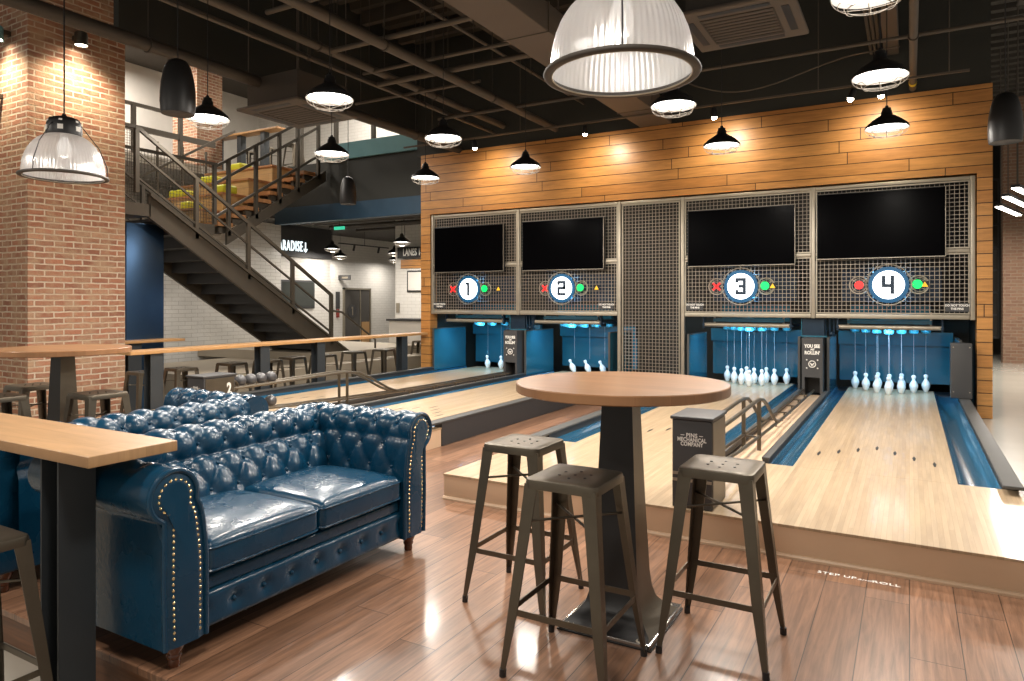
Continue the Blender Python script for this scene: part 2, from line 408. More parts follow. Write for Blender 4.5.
# wood feature wall with its opening
b = MB()
b.box(-7.84, .87, YW, YW+.22, 3.035, 4.13)
b.box(-7.84, -7.63, YW, YW+.22, -.17, 3.035)
b.box(.725, .87, YW, YW+.22, 0, 3.035)
struct(b.build('wall_front', M['woodwall']))
b = MB(); b.box(.87, .885, YW-.002, YW+.22, 0, 4.13); struct(b.build('trim_4', M['woodwall']))
# dark wall above, sides and rear of the machine room
b = MB(); b.box(-7.95, .87, YW+.03, YW+.2, 4.13, 6.4)
struct(b.build('wall_front_upper', M['darkwall']))
b = MB(); b.box(-7.84, .87, 12.6, 12.75, -.1, 6.2).box(-7.84, -7.74, YW+.22, 12.6, -.1, 6.2).box(.78, .87, YW+.22, 12.6, -.1, 6.2).box(-7.74, .78, YW+.22, 12.6, 3.3, 3.4)
struct(b.build('wall_machine_room', M['darkwall']))
# ceiling: ribbed deck
b = MB()
pts = []
y = -5.0
prof = []
while y < 24:
    prof += [(y,6.2),(y+.16,6.2),(y+.2,6.32),(y+.36,6.32)]; y += .4
b.grid([[(-7.95,p[0],p[1]) for p in prof],[(7,p[0],p[1]) for p in prof]], False)
struct(b.build('ceiling', M['ceil']))

b = MB(); b.box(-22, -7.95, -5, 24, 7.5, 7.6); struct(b.build('ceiling_atrium', M['ceil']))
b = MB(); b.box(-8.05, -7.95, 4.75, 11.4, 4.5, 7.5); struct(b.build('wall_bulkhead', M['darkwall']))
# brick columns
def column(x0, x1, y0, y1, z0, z1, name, mat):
    b = MB(); b.box(x0, x1, y0, y1, z0, z1); return struct(b.build(name, mat))
column(-10.4, -9.2, 4.39, 5.585, LOW, 7.5, 'column_brick', M['brick'])
column(-16.1, -15.15, 11.0, 11.72, 4.58, 7.5, 'column_brick_upper', M['brick'])
# blue steel pillar under the stair landing
b = MB(); b.bbox(-10.3, -10.05, 6.12, 6.72, LOW, 2.62, .01)
struct(b.build('pillar_blue', M['pillar']))

# walls of the concourse and of the floor above
b = MB(); b.box(-13.4, -13.2, 5.2, 11.87, LOW, 3.3); struct(b.build('wall_tile', M['tile']))
b = MB(); b.box(-14.3, -14.0, 11.8, 14.35, LOW, 3.6); struct(b.build('wall_sign', M['whitebrick']))
b = MB(); b.box(-16.25, -16.0, 14.2, 22, LOW, 3.7); struct(b.build('wall_far', M['whitebrick']))
b = MB(); b.box(-17, -7, 21.6, 21.8, LOW, 3.7); struct(b.build('wall_far_end', M['whitebrick']))
b = MB(); b.box(-13.0, -7.84, 11.5, 11.7, 3.25, 3.62); struct(b.build('beam_navy', M['navy']))
b = MB(); b.box(-13.2, -7.84, 11.56, 11.7, 3.62, 4.58); struct(b.build('wall_mezzanine_edge', M['darkwall']))
b = MB(); b.prism([(11.50,4.58),(11.46,4.92),(11.7,4.92),(11.7,4.58)], -11.4, -7.84, 'x'); struct(b.build('trim_5', M['teal']))
b = MB(); b.box(-22, -7.95, 11.7, 22, 4.4, 4.58).box(-22, -14.25, 7.6, 11.7, 4.4, 4.58); struct(b.build('floor_mezzanine', M['concrete']))
b = MB(); b.box(-22, -7.84, 11.7, 22, 3.55, 3.6); struct(b.build('ceiling_mezzanine', M['ceil']))
b = MB(); b.box(-17.2, -7.95, 14.6, 14.8, 4.25, 7.5); struct(b.build('wall_upper', M['whitebrick']))
b = MB(); b.box(-17.4, -17.2, 1, 14.8, 3.7, 7.5); struct(b.build('wall_upper_side', M['plaster']))
b = MB(); b.box(-12.2, -9.15, 7.0, 12.9, LOW, .28).box(-13.2, -9.6, 9.6, 12.9, .28, .46); struct(b.build('floor_terrace', M['beigeconcrete']))
# corridor beyond the wood wall
b = MB(); b.box(1.90, 6, 19.9, 20.3, 0, 6.2); struct(b.build('wall_corridor', M['brickdark']))
b = MB(); b.box(1.0, 6, 23.4, 23.6, 0, 6.2).box(-2, 1.0, 23.4, 23.6, 0, 6.2); struct(b.build('wall_corridor_end', M['darkwall']))
wb = MB(); wb.box(1.2, 2.0, 21.9, 21.95, .5, 4.6)
o = struct(wb.build('window_1', M['winglass']))
f = MB()
for k in range(6): f.box(1.2+k*.16-.015, 1.2+k*.16+.015, 21.84, 21.9, .5, 4.6)
for k in range(8): f.box(1.2, 2.0, 21.83, 21.9, .5+k*.585-.025, .5+k*.585+.025)
f.build('window_frame', M['charcoal'], o)
for k, ((xa, ya), (xb, yb), lab) in enumerate((((1.44,15.8),(1.95,17.6),'corridor strip light hung lowest, next to the wood wall edge'), ((1.41,14.36),(1.92,16.1),'corridor strip light in the middle of the three'), ((1.43,13.3),(1.94,15.0),'corridor strip light nearest the pendant speaker'))):
    r = thing('strip_light', lab, 'light', (0,0,0), 0, 'corridor strip lights')
    bb = MB(); bb.bar((xa,ya,3.24),(xb,yb,3.24),.12,.05); bb.build('housing', M['charcoal'], r)
    bb = MB(); bb.bar((xa,ya,3.208),(xb,yb,3.208),.10,.014); bb.build('diffuser', M['stripglow'], r)
    for t in (.1,.9):
        bb = MB(); bb.cyl((xa+(xb-xa)*t,ya+(yb-ya)*t,3.26),(xa+(xb-xa)*t,ya+(yb-ya)*t,6.2),.008,6); bb.build('hanger_rod', M['pipe'], r)
# ================================================================== LANES
def lane(n, x0, x1, gl, gr, label):
    """lane bed x0..x1, gutters gl (left) and gr (right)"""
    r = thing('bowling_lane', label, 'bowling lane')
    b = MB(); b.box(x0, x1, 5.702, 11.42, .12, LZ); b.build('lane_bed', M['lane'], r)
    for (a, c) in (gl, gr):
        b = MB(); rows = []
        m = 12
        for y in (5.704, 11.42):
            row = []
            for i in range(m+1):
                t = i/m; u = a+.012 + (c-a-.024)*t
                z = LZ-.012 - .062*math.sqrt(max(0, 1-(2*t-1)**2))
                row.append((u, y, z))
            rows.append([(a, y, LZ-.008)]+row+[(c, y, LZ-.008)])
        b.grid(rows, True)
        b.build('gutter', M['gutter'], r, 60)
    cx = (x0+x1)/2
    b = MB()
    for k in range(-3, 4):
        x = cx + k*.137; y = 6.76-.153*abs(k)
        b.prism([(x-.006,y-.09),(x+.006,y-.09),(x+.013,y+.01),(x,y+.09),(x-.013,y+.01)], LZ+.0004, LZ+.0012, 'z')
    b.build('aiming_arrows', M['black'], r)
    return r
LW = {1: 'one', 2: 'two', 3: 'three', 4: 'four'}
BL = []
for s, nL, nR in ((0, 3, 4), (-4.69, 1, 2)):
    BL.append(s)
    lane(nL, -2.60+s, -1.535+s, (-2.86+s,-2.60+s), (-1.535+s,-1.34+s), 'maple bowling lane %s ending under the lit %s sign' % (LW[nL], LW[nL]))
    lane(nR, -.775+s, .29+s, (-.95+s,-.775+s), (.29+s,.54+s), 'maple bowling lane %s ending under the lit %s sign' % (LW[nR], LW[nR]))
    b = MB(); b.box(-2.95+s, .63+s, 5.702, 11.9, 0, .10)
    struct(b.build('floor_lane_base', M['skirt']))
    which = 'lanes three and four' if s == 0 else 'lanes one and two'
    for k, (xa, xb, lab) in enumerate(((-2.95,-2.86,'lane %s on its outer side' % LW[nL]), (.54,.63,'lane %s on its outer side' % LW[nR]))):
        out = -1 if k == 0 else 1
        x_out = xa+s if k == 0 else xb+s; x_in = xb+s if k == 0 else xa+s
        r = thing('lane_divider', 'charcoal kerb with grey cap running along '+lab, 'lane divider')
        bb = MB(); bb.box(min(x_in,x_out)+.001, max(x_in,x_out)-.001, 5.702, YW-.02, .101, .228); bb.build('skirt', M['skirt'], r)
        bb = MB(); bb.box(x_out-.004*(k==0), x_out+.004*(k==1), 5.702, YW-.02, .001, .228); bb.build('side_panel', M['skirt'], r)
        bb = MB(); bb.bbox(min(x_in,x_out)-.012, max(x_in,x_out)+.012, 5.52, YW-.02, .228, .25, .005); bb.build('cap', M['cap'], r)
    for xa, xb, lab in ((-1.34,-1.30,'between the lane %s gutter and the ball track' % LW[nL]), (-1.0,-.95,'between the ball track and the lane %s gutter' % LW[nR])):
        r = thing('lane_divider', 'narrow grey cap strip '+lab, 'lane divider')
        bb = MB(); bb.box(xa+s+.001, xb+s-.001, 5.702, YW-.02, .101, .21); bb.build('skirt', M['skirt'], r)
        bb = MB(); bb.bbox(xa+s-.004, xb+s+.004, 5.702, YW-.02, .21, .232, .004); bb.build('cap', M['cap'], r)
    # ball track
    r = thing('ball_track', 'steel twin-rail ball track on a beige bed between '+which, 'ball track')
    bb = MB(); bb.box(-1.30+s, -1.0+s, 5.704, YW-.05, .10, .17); bb.build('track_bed', M['approachface'], r)
    for q in (-1.246, -1.118):
        path = [(q+s,7.30,.262),(q+s,8.5,.255),(q+s,10.14,.25)]
        bb = MB(); bb.tube(path, .014, 8); bb.build('rail', M['bronze'], r)
    for y in (7.5, 8.05, 8.6, 9.15, 9.7):
        bb = MB(); bb.bar((-1.25+s,y,.238), (-1.114+s,y,.238), .03, .012); bb.box(-1.19+s,-1.175+s,y-.012,y+.012,.17,.235); bb.build('tie', M['bronze'], r)
    # ball return machine
    r = thing('ball_return', 'charcoal ball return cabinet with curved steel rails between '+which, 'ball return')
    bb = MB(); bb.bbox(-1.272+s, -1.03+s, 4.225, 4.57, LZ, .725, .006); cab = bb.build('cabinet', M['charcoal'], r)
    bb = MB(); bb.bbox(-1.282+s, -1.02+s, 4.212, 4.585, .725, .745, .005); bb.build('lid', M['charcoal'], r)
    bb = MB(); bb.box(-1.029+s, -1.026+s, 4.24, 4.56, LZ+.01, .715); bb.build('side_plate', M['bronze'], r)
    for z in (.355, .395):
        bb = MB(); bb.box(-1.27+s, -1.032+s, 4.2225, 4.2255, z-.009, z+.009); bb.build('stripe', M['galv'], cab)
    bb = MB()
    text_mb(bb, 'PINS', .034, (-1.151+s, 4.2235, .631), '-y', .95, .0010, .001, 1.1)
    text_mb(bb, 'MECHANICAL', .034, (-1.151+s, 4.2235, .604), '-y', .80, .0010, .001, 1.05)
    text_mb(bb, 'COMPANY', .034, (-1.151+s, 4.2235, .577), '-y', .80, .0010, .001, 1.05)
    bb.box(-1.219+s,-1.196+s,4.2225,4.2245,.629,.633); bb.box(-1.106+s,-1.083+s,4.2225,4.2245,.629,.633)
    bb.build('lettering', M['white'], cab)
    if s != 0:
        bb = MB(); text_mb(bb, '2', .15, (-1.0255+s, 4.50, .60), '+x', .7, .006, .001); bb.build('numeral', M['white'], cab)
    for q in (-1.246, -1.118):
        P = []
        for (y, z) in ((4.585,.585),(5.0,.588),(5.6,.597),(6.0,.606),(6.22,.606),(6.42,.58),(6.62,.51),(6.80,.42),(6.98,.335),(7.14,.283),(7.285,.264)):
            P.append((q+s, y, z))
        bb = MB(); bb.tube(P, .016, 8); bb.build('upper_rail', M['bronze'], r)
        P = [(q+s, 4.585, .36), (q+s, 5.4, .315), (q+s, 6.4, .285), (q+s, 7.285, .264)]
        bb = MB(); bb.tube(P, .014, 8); bb.build('lower_rail', M['bronze'], r)
        bb = MB(); bb.box(q+s-.016, q+s+.016, 6.22, 6.235, .171, .60); bb.build('post', M['bronze'], r)
        bb = MB(); ring(bb, (q+s, 4.615, .60), .062, .011, 20, 'x'); bb.build('hub_ring', M['bronze'], r)
        bb = MB(); ring(bb, (q+s, 4.615, .38), .062, .011, 20, 'x'); bb.build('hub_ring', M['bronze'], r)
    bb = MB(); bb.bar((-1.26+s,6.228,.285),(-1.10+s,6.228,.285),.02,.012); bb.build('cross_bar', M['bronze'], r)
    # ball lift tower
    r = thing('ball_lift_tower', 'charcoal ball lift tower reading YOU SEE ME ROLLIN between '+which, 'ball lift')
    bb = MB()
    bb.box(-1.27+s, -1.01+s, 10.16, 10.56, .42, .95).box(-1.27+s, -1.235+s, 10.16, 10.56, LZ-.0, .42).box(-1.045+s, -1.01+s, 10.16, 10.56, LZ-.0, .42)
    bb.box(-1.235+s, -1.045+s, 10.45, 10.56, LZ, .42)
    body = bb.build('housing', M['charcoal'], r)
    bb = MB(); bb.box(-1.235+s,-1.045+s,10.44,10.448,LZ,.42); bb.build('opening_liner', M['black'], r)
    bb = MB()
    text_mb(bb, 'YOU SEE', .062, (-1.14+s, 10.158, .840), '-y', .80, .003, .001, 1.0)
    text_mb(bb, 'ME', .04, (-1.14+s, 10.158, .795), '-y', 1.0, .001, .001, 1.0, .3)
    text_mb(bb, "ROLLIN'", .062, (-1.14+s, 10.158, .750), '-y', .85, .003, .001, 1.0)
    ring(bb, (-1.14+s, 10.158, .60), .043, .006, 24)
    bb.bar((-1.165+s,10.157,.612),(-1.14+s,10.157,.59),.004,.012,(0,0,1)); bb.bar((-1.14+s,10.157,.59),(-1.115+s,10.157,.612),.004,.012,(0,0,1))
    ring(bb, (-1.14+s, 10.158, .588), .012, .004, 10)
    for dx in (-.068,.068):
        for dz in (-.055,.055): bb.sphere((-1.14+s+dx,10.158,.60+dz), .010, 8)
    bb.build('lettering', M['white'], body)
# balls on the ball return of lanes one and two
for k, (y, z, lab) in enumerate(((4.75,.664,'grey bowling ball on the upper rails, closest to the cabinet marked 2'), (4.88,.664,'grey bowling ball on the upper rails, second from the cabinet marked 2'),
        (5.01,.664,'grey bowling ball on the upper rails, third from the cabinet marked 2'), (5.14,.664,'grey bowling ball at the far end of the row on the upper rails'), (5.14,.412,'grey bowling ball alone on the lower rails'))):
    bb = MB(); bb.sphere((0,0,0), .0635, 24)
    o = bb.build('bowling_ball', M['ball'], None, loc=(-1.182-4.69, y, z-.02 if z > .5 else z-.02)); tag(o, lab, 'bowling ball', 'balls on the return rack')

# ---- pin decks, masking, pinsetters
def pinprof():
    return [(.0001,0),(.024,0),(.028,.006),(.040,.035),(.052,.075),(.0545,.095),(.050,.118),(.036,.148),(.0225,.168),(.0195,.178),(.0215,.190),(.0285,.208),(.0295,.220),(.0255,.234),(.014,.243),(.0001,.245)]
pinmesh = MB().lathe(pinprof(), 20).mesh('bowling_pin', 60); pinmesh.materials.append(M['pin'])
def pin(x, y, label, grp, tilt=0, z=LZ):
    o = bpy.data.objects.new('bowling_pin', pinmesh); COL.objects.link(o); o.location = (x, y, z)
    if tilt: o.rotation_euler = (0, tilt, 0)
    tag(o, label, 'bowling pin', grp)
    bb = MB(); bb.cyl((0,0,.243), (0,0,.243+ (1.0-LZ-.245)), .0015, 5)
    c = bb.build('string', M['cord'], o)
    if tilt: c.rotation_euler = (0, -tilt, 0); c.location = (sin(tilt)*0, 0, 0)
    return o
ORD = ['first','second','third','fourth']
for n, cx, sd in ((4, -.245, 1), (3, -2.065, -1)):
    rows = ((11.28,4),(11.09,3),(10.90,2),(10.72,1))
    for y, cnt in rows:
        for k in range(cnt):
            dx = (k-(cnt-1)/2)*.295
            kk = k if sd > 0 else cnt-1-k
            nm = {4:'the back row',3:'the row of three',2:'the row of two'}.get(cnt)
            lab = ('white bowling pin at the front point of the triangle on lane %s' % LW[n]) if cnt == 1 else ('white bowling pin on lane %s, %s in %s from the lift tower' % (LW[n], ORD[kk], nm))
            pin(cx+dx, y, lab, 'pins standing on lane %s' % LW[n])
pin(-6.91, 11.2, 'white bowling pin standing on lane one, further from the lift tower', 'pins on lane one', -.08)
pin(-6.62, 11.2, 'white bowling pin standing on lane one, next to the lift tower', 'pins on lane one', -.03)
for k, x in enumerate((-5.12,-4.83,-4.55)):
    pin(x, 11.2, 'white bowling pin leaning over on lane two, %s from the lift tower' % ORD[k], 'pins leaning on lane two', -.42, LZ+.012)

def housing(n, xa, xb, towerside):
    """masking of one pin deck, xa..xb"""
    r = thing('pin_deck_housing', 'blue pin deck housing with curtain at the end of lane %s' % LW[n], 'pin deck')
    xo, xi = (xa, xb) if towerside > 0 else (xb, xa)     # outer, inner edge
    o = -1 if towerside > 0 else 1
    bb = MB(); bb.box(xa+.03, xb-.03, 11.75, 11.77, .25, .86); bb.build('curtain', M['bluepanel'], r)
    bb = MB(); bb.box(xa+.02, xb-.02, 11.66, 11.75, .80, 1.0); bb.build('curtain_header', M['bluepanel'], r)
    for x, nm in ((xo, 'outer_side_panel'), (xi, 'inner_side_panel')):
        bb = MB(); bb.box(x-.012, x+.012, YW+.02, 11.41, LZ+.002, .94); q = bb.build('side_panel', M['bluepanel'], r)
        c = MB(); c.box(x-.016, x+.016, YW+.015, 11.41, .94, .955).box(x-.015,x+.015,YW+.0,YW+.02,LZ+.002,.955); c.build('edge_strip', M['cap'], q)
    bb = MB(); bb.box(xa+.03, xb-.03, 11.43, 11.88, .102, .13); bb.build('pit_floor', M['gutterdark'], r)
    # pinsetter parts
    p = thing('pinsetter', 'blue string pinsetter with guide cups tinted cyan for LED light hanging over lane %s' % LW[n], 'pinsetter')
    cx = {4:-.245,3:-2.065,2:-4.935,1:-6.755}[n]
    bb = MB(); bb.cyl((cx-.60,10.5,1.098), (cx+.60,10.5,1.098), .030, 14); t = bb.build('guard_tube', M['tubegrey'], p)
    for q in (-.61,.61):
        bb = MB(); bb.box(cx+q-.01, cx+q+.01, 10.47, 10.53, 1.05, 1.24); bb.cyl((cx+q,10.49,1.098),(cx+q,10.46,1.098),.02,10); bb.build('bracket', M['bluedark'], p)
    bb = MB(); bb.box(cx-.62, cx+.62, 10.66, 11.40, 1.075, 1.10); bb.build('guide_plate', M['bluedark'], p)
    for y, cnt in ((11.28,4),(11.09,3),(10.90,2),(10.72,1)):
        for k in range(cnt):
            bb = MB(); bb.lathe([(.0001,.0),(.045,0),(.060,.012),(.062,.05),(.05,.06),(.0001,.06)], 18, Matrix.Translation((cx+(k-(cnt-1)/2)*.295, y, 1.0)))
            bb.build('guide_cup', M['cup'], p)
    bb = MB(); bb.box(cx-.50, cx+.50, 10.62, 10.68, 1.14, 1.19); bb.prism([(cx-.10,1.19),(cx+.10,1.19),(cx+.04,1.25),(cx-.04,1.25)], 10.62, 10.68, 'y'); bb.build('beam', M['bluepanel'], p)
    bb = MB(); bb.box(cx-.5,cx+.5,11.2,11.3,1.14,1.4); bb.build('rear_beam', M['bluepanel'], p)
    for q in (-.49,.49):
        bb = MB(); bb.box(cx+q-.012, cx+q+.012, 10.64, 10.665, 1.10, 1.30).sphere((cx+q,10.63,1.22),.014,8); bb.build('hanger', M['galv'], p)
    bb = MB(); bb.box(cx-.60, cx+.62, 11.0, 11.4, 1.45, 1.9); bb.build('drive_box', M['bluedark'], p)
    return r
housing(4, -.96, .555, 1); housing(3, -2.875, -1.33, -1)
housing(2, -.96-4.69, .555-4.69, 1); housing(1, -2.875-4.69, -1.33-4.69, -1)
for s, lab in ((0, 'lane four'),):
    r = thing('mask_box', 'plain dark grey upright box on the outer side of %s pins' % lab, 'box')
    bb = MB(); bb.bbox(.44+s, .665+s, 10.17, 10.34, .25, .93, .008); q = bb.build('body', M['charcoal'], r)
    bb = MB()
    for z in (.33,.88): bb.cyl((.47+s,10.168,z),(.47+s,10.175,z),.008,8).cyl((.64+s,10.168,z),(.64+s,10.175,z),.008,8)
    bb.build('screw', M['galv'], q)
# steel tower boxes above the lift towers
for s, lab in ((0, 'lanes three and four'), (-4.69, 'lanes one and two')):
    r = thing('control_box', 'blue framed control box above the lift tower of '+lab, 'box')
    bb = MB(); bb.box(-1.30+s,-1.02+s,10.46,10.78,.97,1.24); bb.build('case', M['bluedark'], r)
    bb = MB(); bb.box(-1.312+s,-1.301+s,10.44,10.80,.952,1.235); bb.build('bracket', M['bluepanel'], r)
    bb = MB(); bb.box(-1.30+s,-.98+s,10.43,10.455,.952,.972); bb.build('cross_bracket', M['bluepanel'], r)
    bb = MB()
    for j in range(3): bb.cyl((-1.0+s+.05*j,10.5,.96),(-1.02+s+.06*j,10.5,1.24),.012,8)
    bb.sphere((-.93+s,10.48,1.0),.035,12); bb.build('cable', M['bluedark'], r)

# ================================================================== MESH CAGE
YF = YW+.05
FX = {0:-7.60, 1:-5.80, 2:-3.975, 3:-2.965, 4:-1.15, 5:.685}
def wire_panel(x0, x1, z0, z1, label, pitch=.0525):
    r = thing('wire_mesh_panel', label, 'wire mesh', (0,0,0), 0, 'mesh panels of the cage')
    bb = MB(); w = .0036
    nx = int((x1-x0)/pitch); nz = int((z1-z0)/pitch)
    for i in range(1, nx):
        x = x0+(x1-x0)*i/nx; bb.box(x-w, x+w, YF-.0035, YF+.0035, z0, z1)
    for j in range(1, nz):
        z = z0+(z1-z0)*j/nz; bb.box(x0, x1, YF-.008, YF-.0015, z-w, z+w)
    bb.build('mesh', M['wire'], r, fix=False)
    t = .016
    bb = MB(); bb.box(x0, x1, YF-.02, YF+.015, z1-t, z1).box(x0, x1, YF-.02, YF+.015, z0, z0+t).box(x0, x0+t, YF-.02, YF+.015, z0+t, z1-t).box(x1-t, x1, YF-.02, YF+.015, z0+t, z1-t)
    bb.build('frame', M['galv'], r)
    return r
ZT, ZM, ZB = 2.985, 2.083, 1.245
spans = ((0,1,1),(1,2,2),(3,4,3),(4,5,4))
for a, c, n in spans:
    x0, x1 = FX[a]+.032, FX[c]-.032
    wire_panel(x0, x1, ZM+.03, ZT-.024, 'galvanised wire mesh panel behind the black screen over lane %s' % LW[n])
    wire_panel(x0, x1, ZB+.035, ZM-.03, 'galvanised wire mesh panel behind the lit lane sign %s' % LW[n])
wire_panel(FX[2]+.045, FX[3]-.045, .02, ZT-.024, 'tall full-height wire mesh panel between lanes two and three')
r = thing('cage_frame', 'galvanised tube frame holding the mesh panels in the wood wall opening', 'frame')
for k, x in FX.items():
    bb = MB()
    z0 = .0 if k in (2,3) else (1.21)
    if k in (0,5): z0 = 1.21
    bb.bbox(x-.028, x+.028, YF-.035, YF+.03, z0, ZT+.03, .012); bb.build('post', M['galv'], r)
for a, c, n in spans:
    bb = MB(); bb.bbox(FX[a]+.028, FX[c]-.028, YF-.03, YF+.03, ZB-.03, ZB+.03, .012)
    for i in range(6):
        x = FX[a]+.15+i*(FX[c]-FX[a]-.3)/5; bb.cyl((x,YF-.036,ZB),(x,YF-.03,ZB),.012,8)
    bb.build('lower_rail', M['galv'], r)
    bb = MB(); bb.bbox(FX[a]+.028, FX[c]-.028, YF-.03, YF+.03, ZM-.026, ZM+.026, .012); bb.build('middle_rail', M['galv'], r)
for a, c in ((0,1),(1,2),(2,3),(3,4),(4,5)):
    bb = MB(); bb.bbox(FX[a]+.028, FX[c]-.028, YF-.03, YF+.03, ZT-.02, ZT+.03, .012); bb.build('top_rail', M['galv'], r)

# screens, numbers, signals
SCR = {1:(-7.491,-6.033,1.96,2.775), 2:(-5.671,-4.199,1.955,2.785), 3:(-2.865,-1.370,1.955,2.785), 4:(-1.095,.397,2.01,2.895)}
NUM = {1:(-6.748,-7.089,-6.42), 2:(-4.934,-5.246,-4.60), 3:(-2.098,-2.444,-1.76), 4:(-.238,-.582,.099)}
for n in (1,2,3,4):
    x0, x1, z0, z1 = SCR[n]
    r = thing('wall_screen', 'black flat screen mounted on the mesh above lane sign %s' % LW[n], 'screen')
    bb = MB(); bb.bbox(x0, x1, 10.285, 10.335, z0, z1, .006); bb.build('casing', M['black'], r)
    bb = MB(); bb.box(x0+.012, x1-.012, 10.2825, 10.285, z0+.016, z1-.012); bb.build('panel', M['screen'], r)
    bb = MB(); bb.box(x0, x1, 10.281, 10.2845, z0, z0+.008).box(x1-.006,x1,10.281,10.2845,z0,z1); bb.build('bezel_edge', M['galv'], r)
    cx, rx, gx = NUM[n]; cz = 1.66; yy = 10.335
    r = thing('lane_number_light', 'round lit white lane sign showing %s in a blue ring' % LW[n], 'number light')
    bb = MB(); disc(bb, (cx, yy-.05, cz), .235, .018, 48); bb.build('halo', M['numblue'], r)
    bb = MB(); disc(bb, (cx, yy-.06, cz), .185, .012, 48); bb.build('face', M['numwhite'], r)
    bb = MB()
    h = .12; w = .05; s = .045; y0, y1 = yy-.064, yy-.0605
    def bx(xa, xb, za, zb): bb.box(cx+xa, cx+xb, y0, y1, cz+za, cz+zb)
    if n == 1: bx(-.024,.024,-h,h); bx(-.055,-.024,h-.045,h)
    if n == 2: bx(-.075,.075,h-s,h); bx(.075-s,.075,-s/2,h-s); bx(-.075,.075,-s/2,s/2); bx(-.075,-.075+s,-h+s,-s/2); bx(-.075,.075,-h,-h+s); bx(-.075,-.075+s,h-s-.025,h-s)
    if n == 3: bx(-.075,.075,h-s,h); bx(.075-s,.075,-h+s,h-s); bx(-.03,.075-s,-s/2,s/2); bx(-.075,.075,-h,-h+s); bx(-.075,-.075+s,h-s-.025,h-s); bx(-.075,-.075+s,-h+s,-h+s+.025)
    if n == 4: bx(-.078,-.078+s,-s/2-.01,h); bx(.022,.022+s,-h,h); bx(-.078+s,.022,-s/2-.01,s/2-.01)
    bb.build('numeral', M['numnavy'], r)
    bb = MB(); bb.box(cx-.03, cx+.03, yy-.032, YF-.009, cz-.03, cz+.03); bb.build('mounting_block', M['black'], r)
    bb = MB(); ring(bb, (cx, yy-.055, cz), .262, .006, 48)
    for k in range(12):
        a = 2*PI*k/12; bb.bar((cx+.235*cos(a),yy-.055,cz+.235*sin(a)),(cx+.285*cos(a),yy-.055,cz+.285*sin(a)),.006,.006,(0,1,0))
    bb.build('guard_ring', M['galv'], r)
    r = thing('red_signal', 'red %s signal in a steel ring beside lane sign %s' % ('disc' if n == 4 else 'cross', LW[n]), 'signal light')
    bb = MB(); ring(bb, (rx, yy-.018, 1.66), .115, .008, 32)
    ring(bb, (rx, yy-.018, 1.66), .085, .004, 24)
    for k in range(4):
        a = PI/4+PI/2*k; bb.bar((rx+.06*cos(a),yy-.018,1.66+.06*sin(a)),(rx+.115*cos(a),yy-.018,1.66+.115*sin(a)),.006,.008,(0,1,0))
    bb.build('ring', M['galv'], r)
    bb = MB()
    if n == 4: disc(bb, (rx, yy-.04, 1.66), .055, .02, 24)
    else:
        for q in (-1,1): bb.bar((rx-.05,yy-.035,1.66-.05*q),(rx+.05,yy-.035,1.66+.05*q),.012,.028,(0,0,1))
    bb.build('lamp', M['redx'], r)
    r = thing('green_signal', 'green lit disc in a steel ring beside lane sign %s' % LW[n], 'signal light')
    bb = MB(); ring(bb, (gx, yy-.018, 1.66), .115, .008, 32); ring(bb, (gx+.012, yy-.018, 1.66), .09, .004, 24)
    for k in range(4):
        a = PI/4+PI/2*k; bb.bar((gx+.06*cos(a),yy-.018,1.66+.06*sin(a)),(gx+.122*cos(a),yy-.018,1.66+.122*sin(a)),.006,.008,(0,1,0))
    bb.build('ring', M['galv'], r)
    bb = MB(); disc(bb, (gx-.012, yy-.042, 1.665), .058, .02, 24); bb.build('lamp', M['green'], r)
    ax = gx+{1:.27,2:.27,3:.09,4:.07}[n]
    r = thing('warning_sign', 'small amber warning sign at the side of the green signal of lane %s' % LW[n], 'sign')
    bb = MB(); bb.box(ax-.045, ax+.045, yy-.028, yy-.022, 1.625, 1.705); bb.build('plate', M['black'], r)
    bb = MB(); bb.prism([(ax-.038,1.632),(ax+.038,1.632),(ax,1.698)], yy-.031, yy-.028, 'y'); bb.build('triangle', M['amber'], r)
    tx = {1:-7.44, 2:-4.19, 3:-2.78, 4:.52}[n]
    r = thing('notice_plate', 'small white DO NOT TOUCH THE PINS notice on the mesh of lane %s' % LW[n], 'sign')
    bb = MB(); bb.box(tx-.125, tx+.125, YF-.024, YF-.020, 1.315, 1.425); bb.build('plate', M['charcoal'], r)
    bb = MB(); text_mb(bb, 'DO NOT TOUCH', .036, (tx, YF-.0245, 1.393), '-y', .92, .0016, .0006); text_mb(bb, 'THE PINS', .036, (tx, YF-.0245, 1.35), '-y', .92, .0016, .0006); bb.build('lettering', M['white'], r)

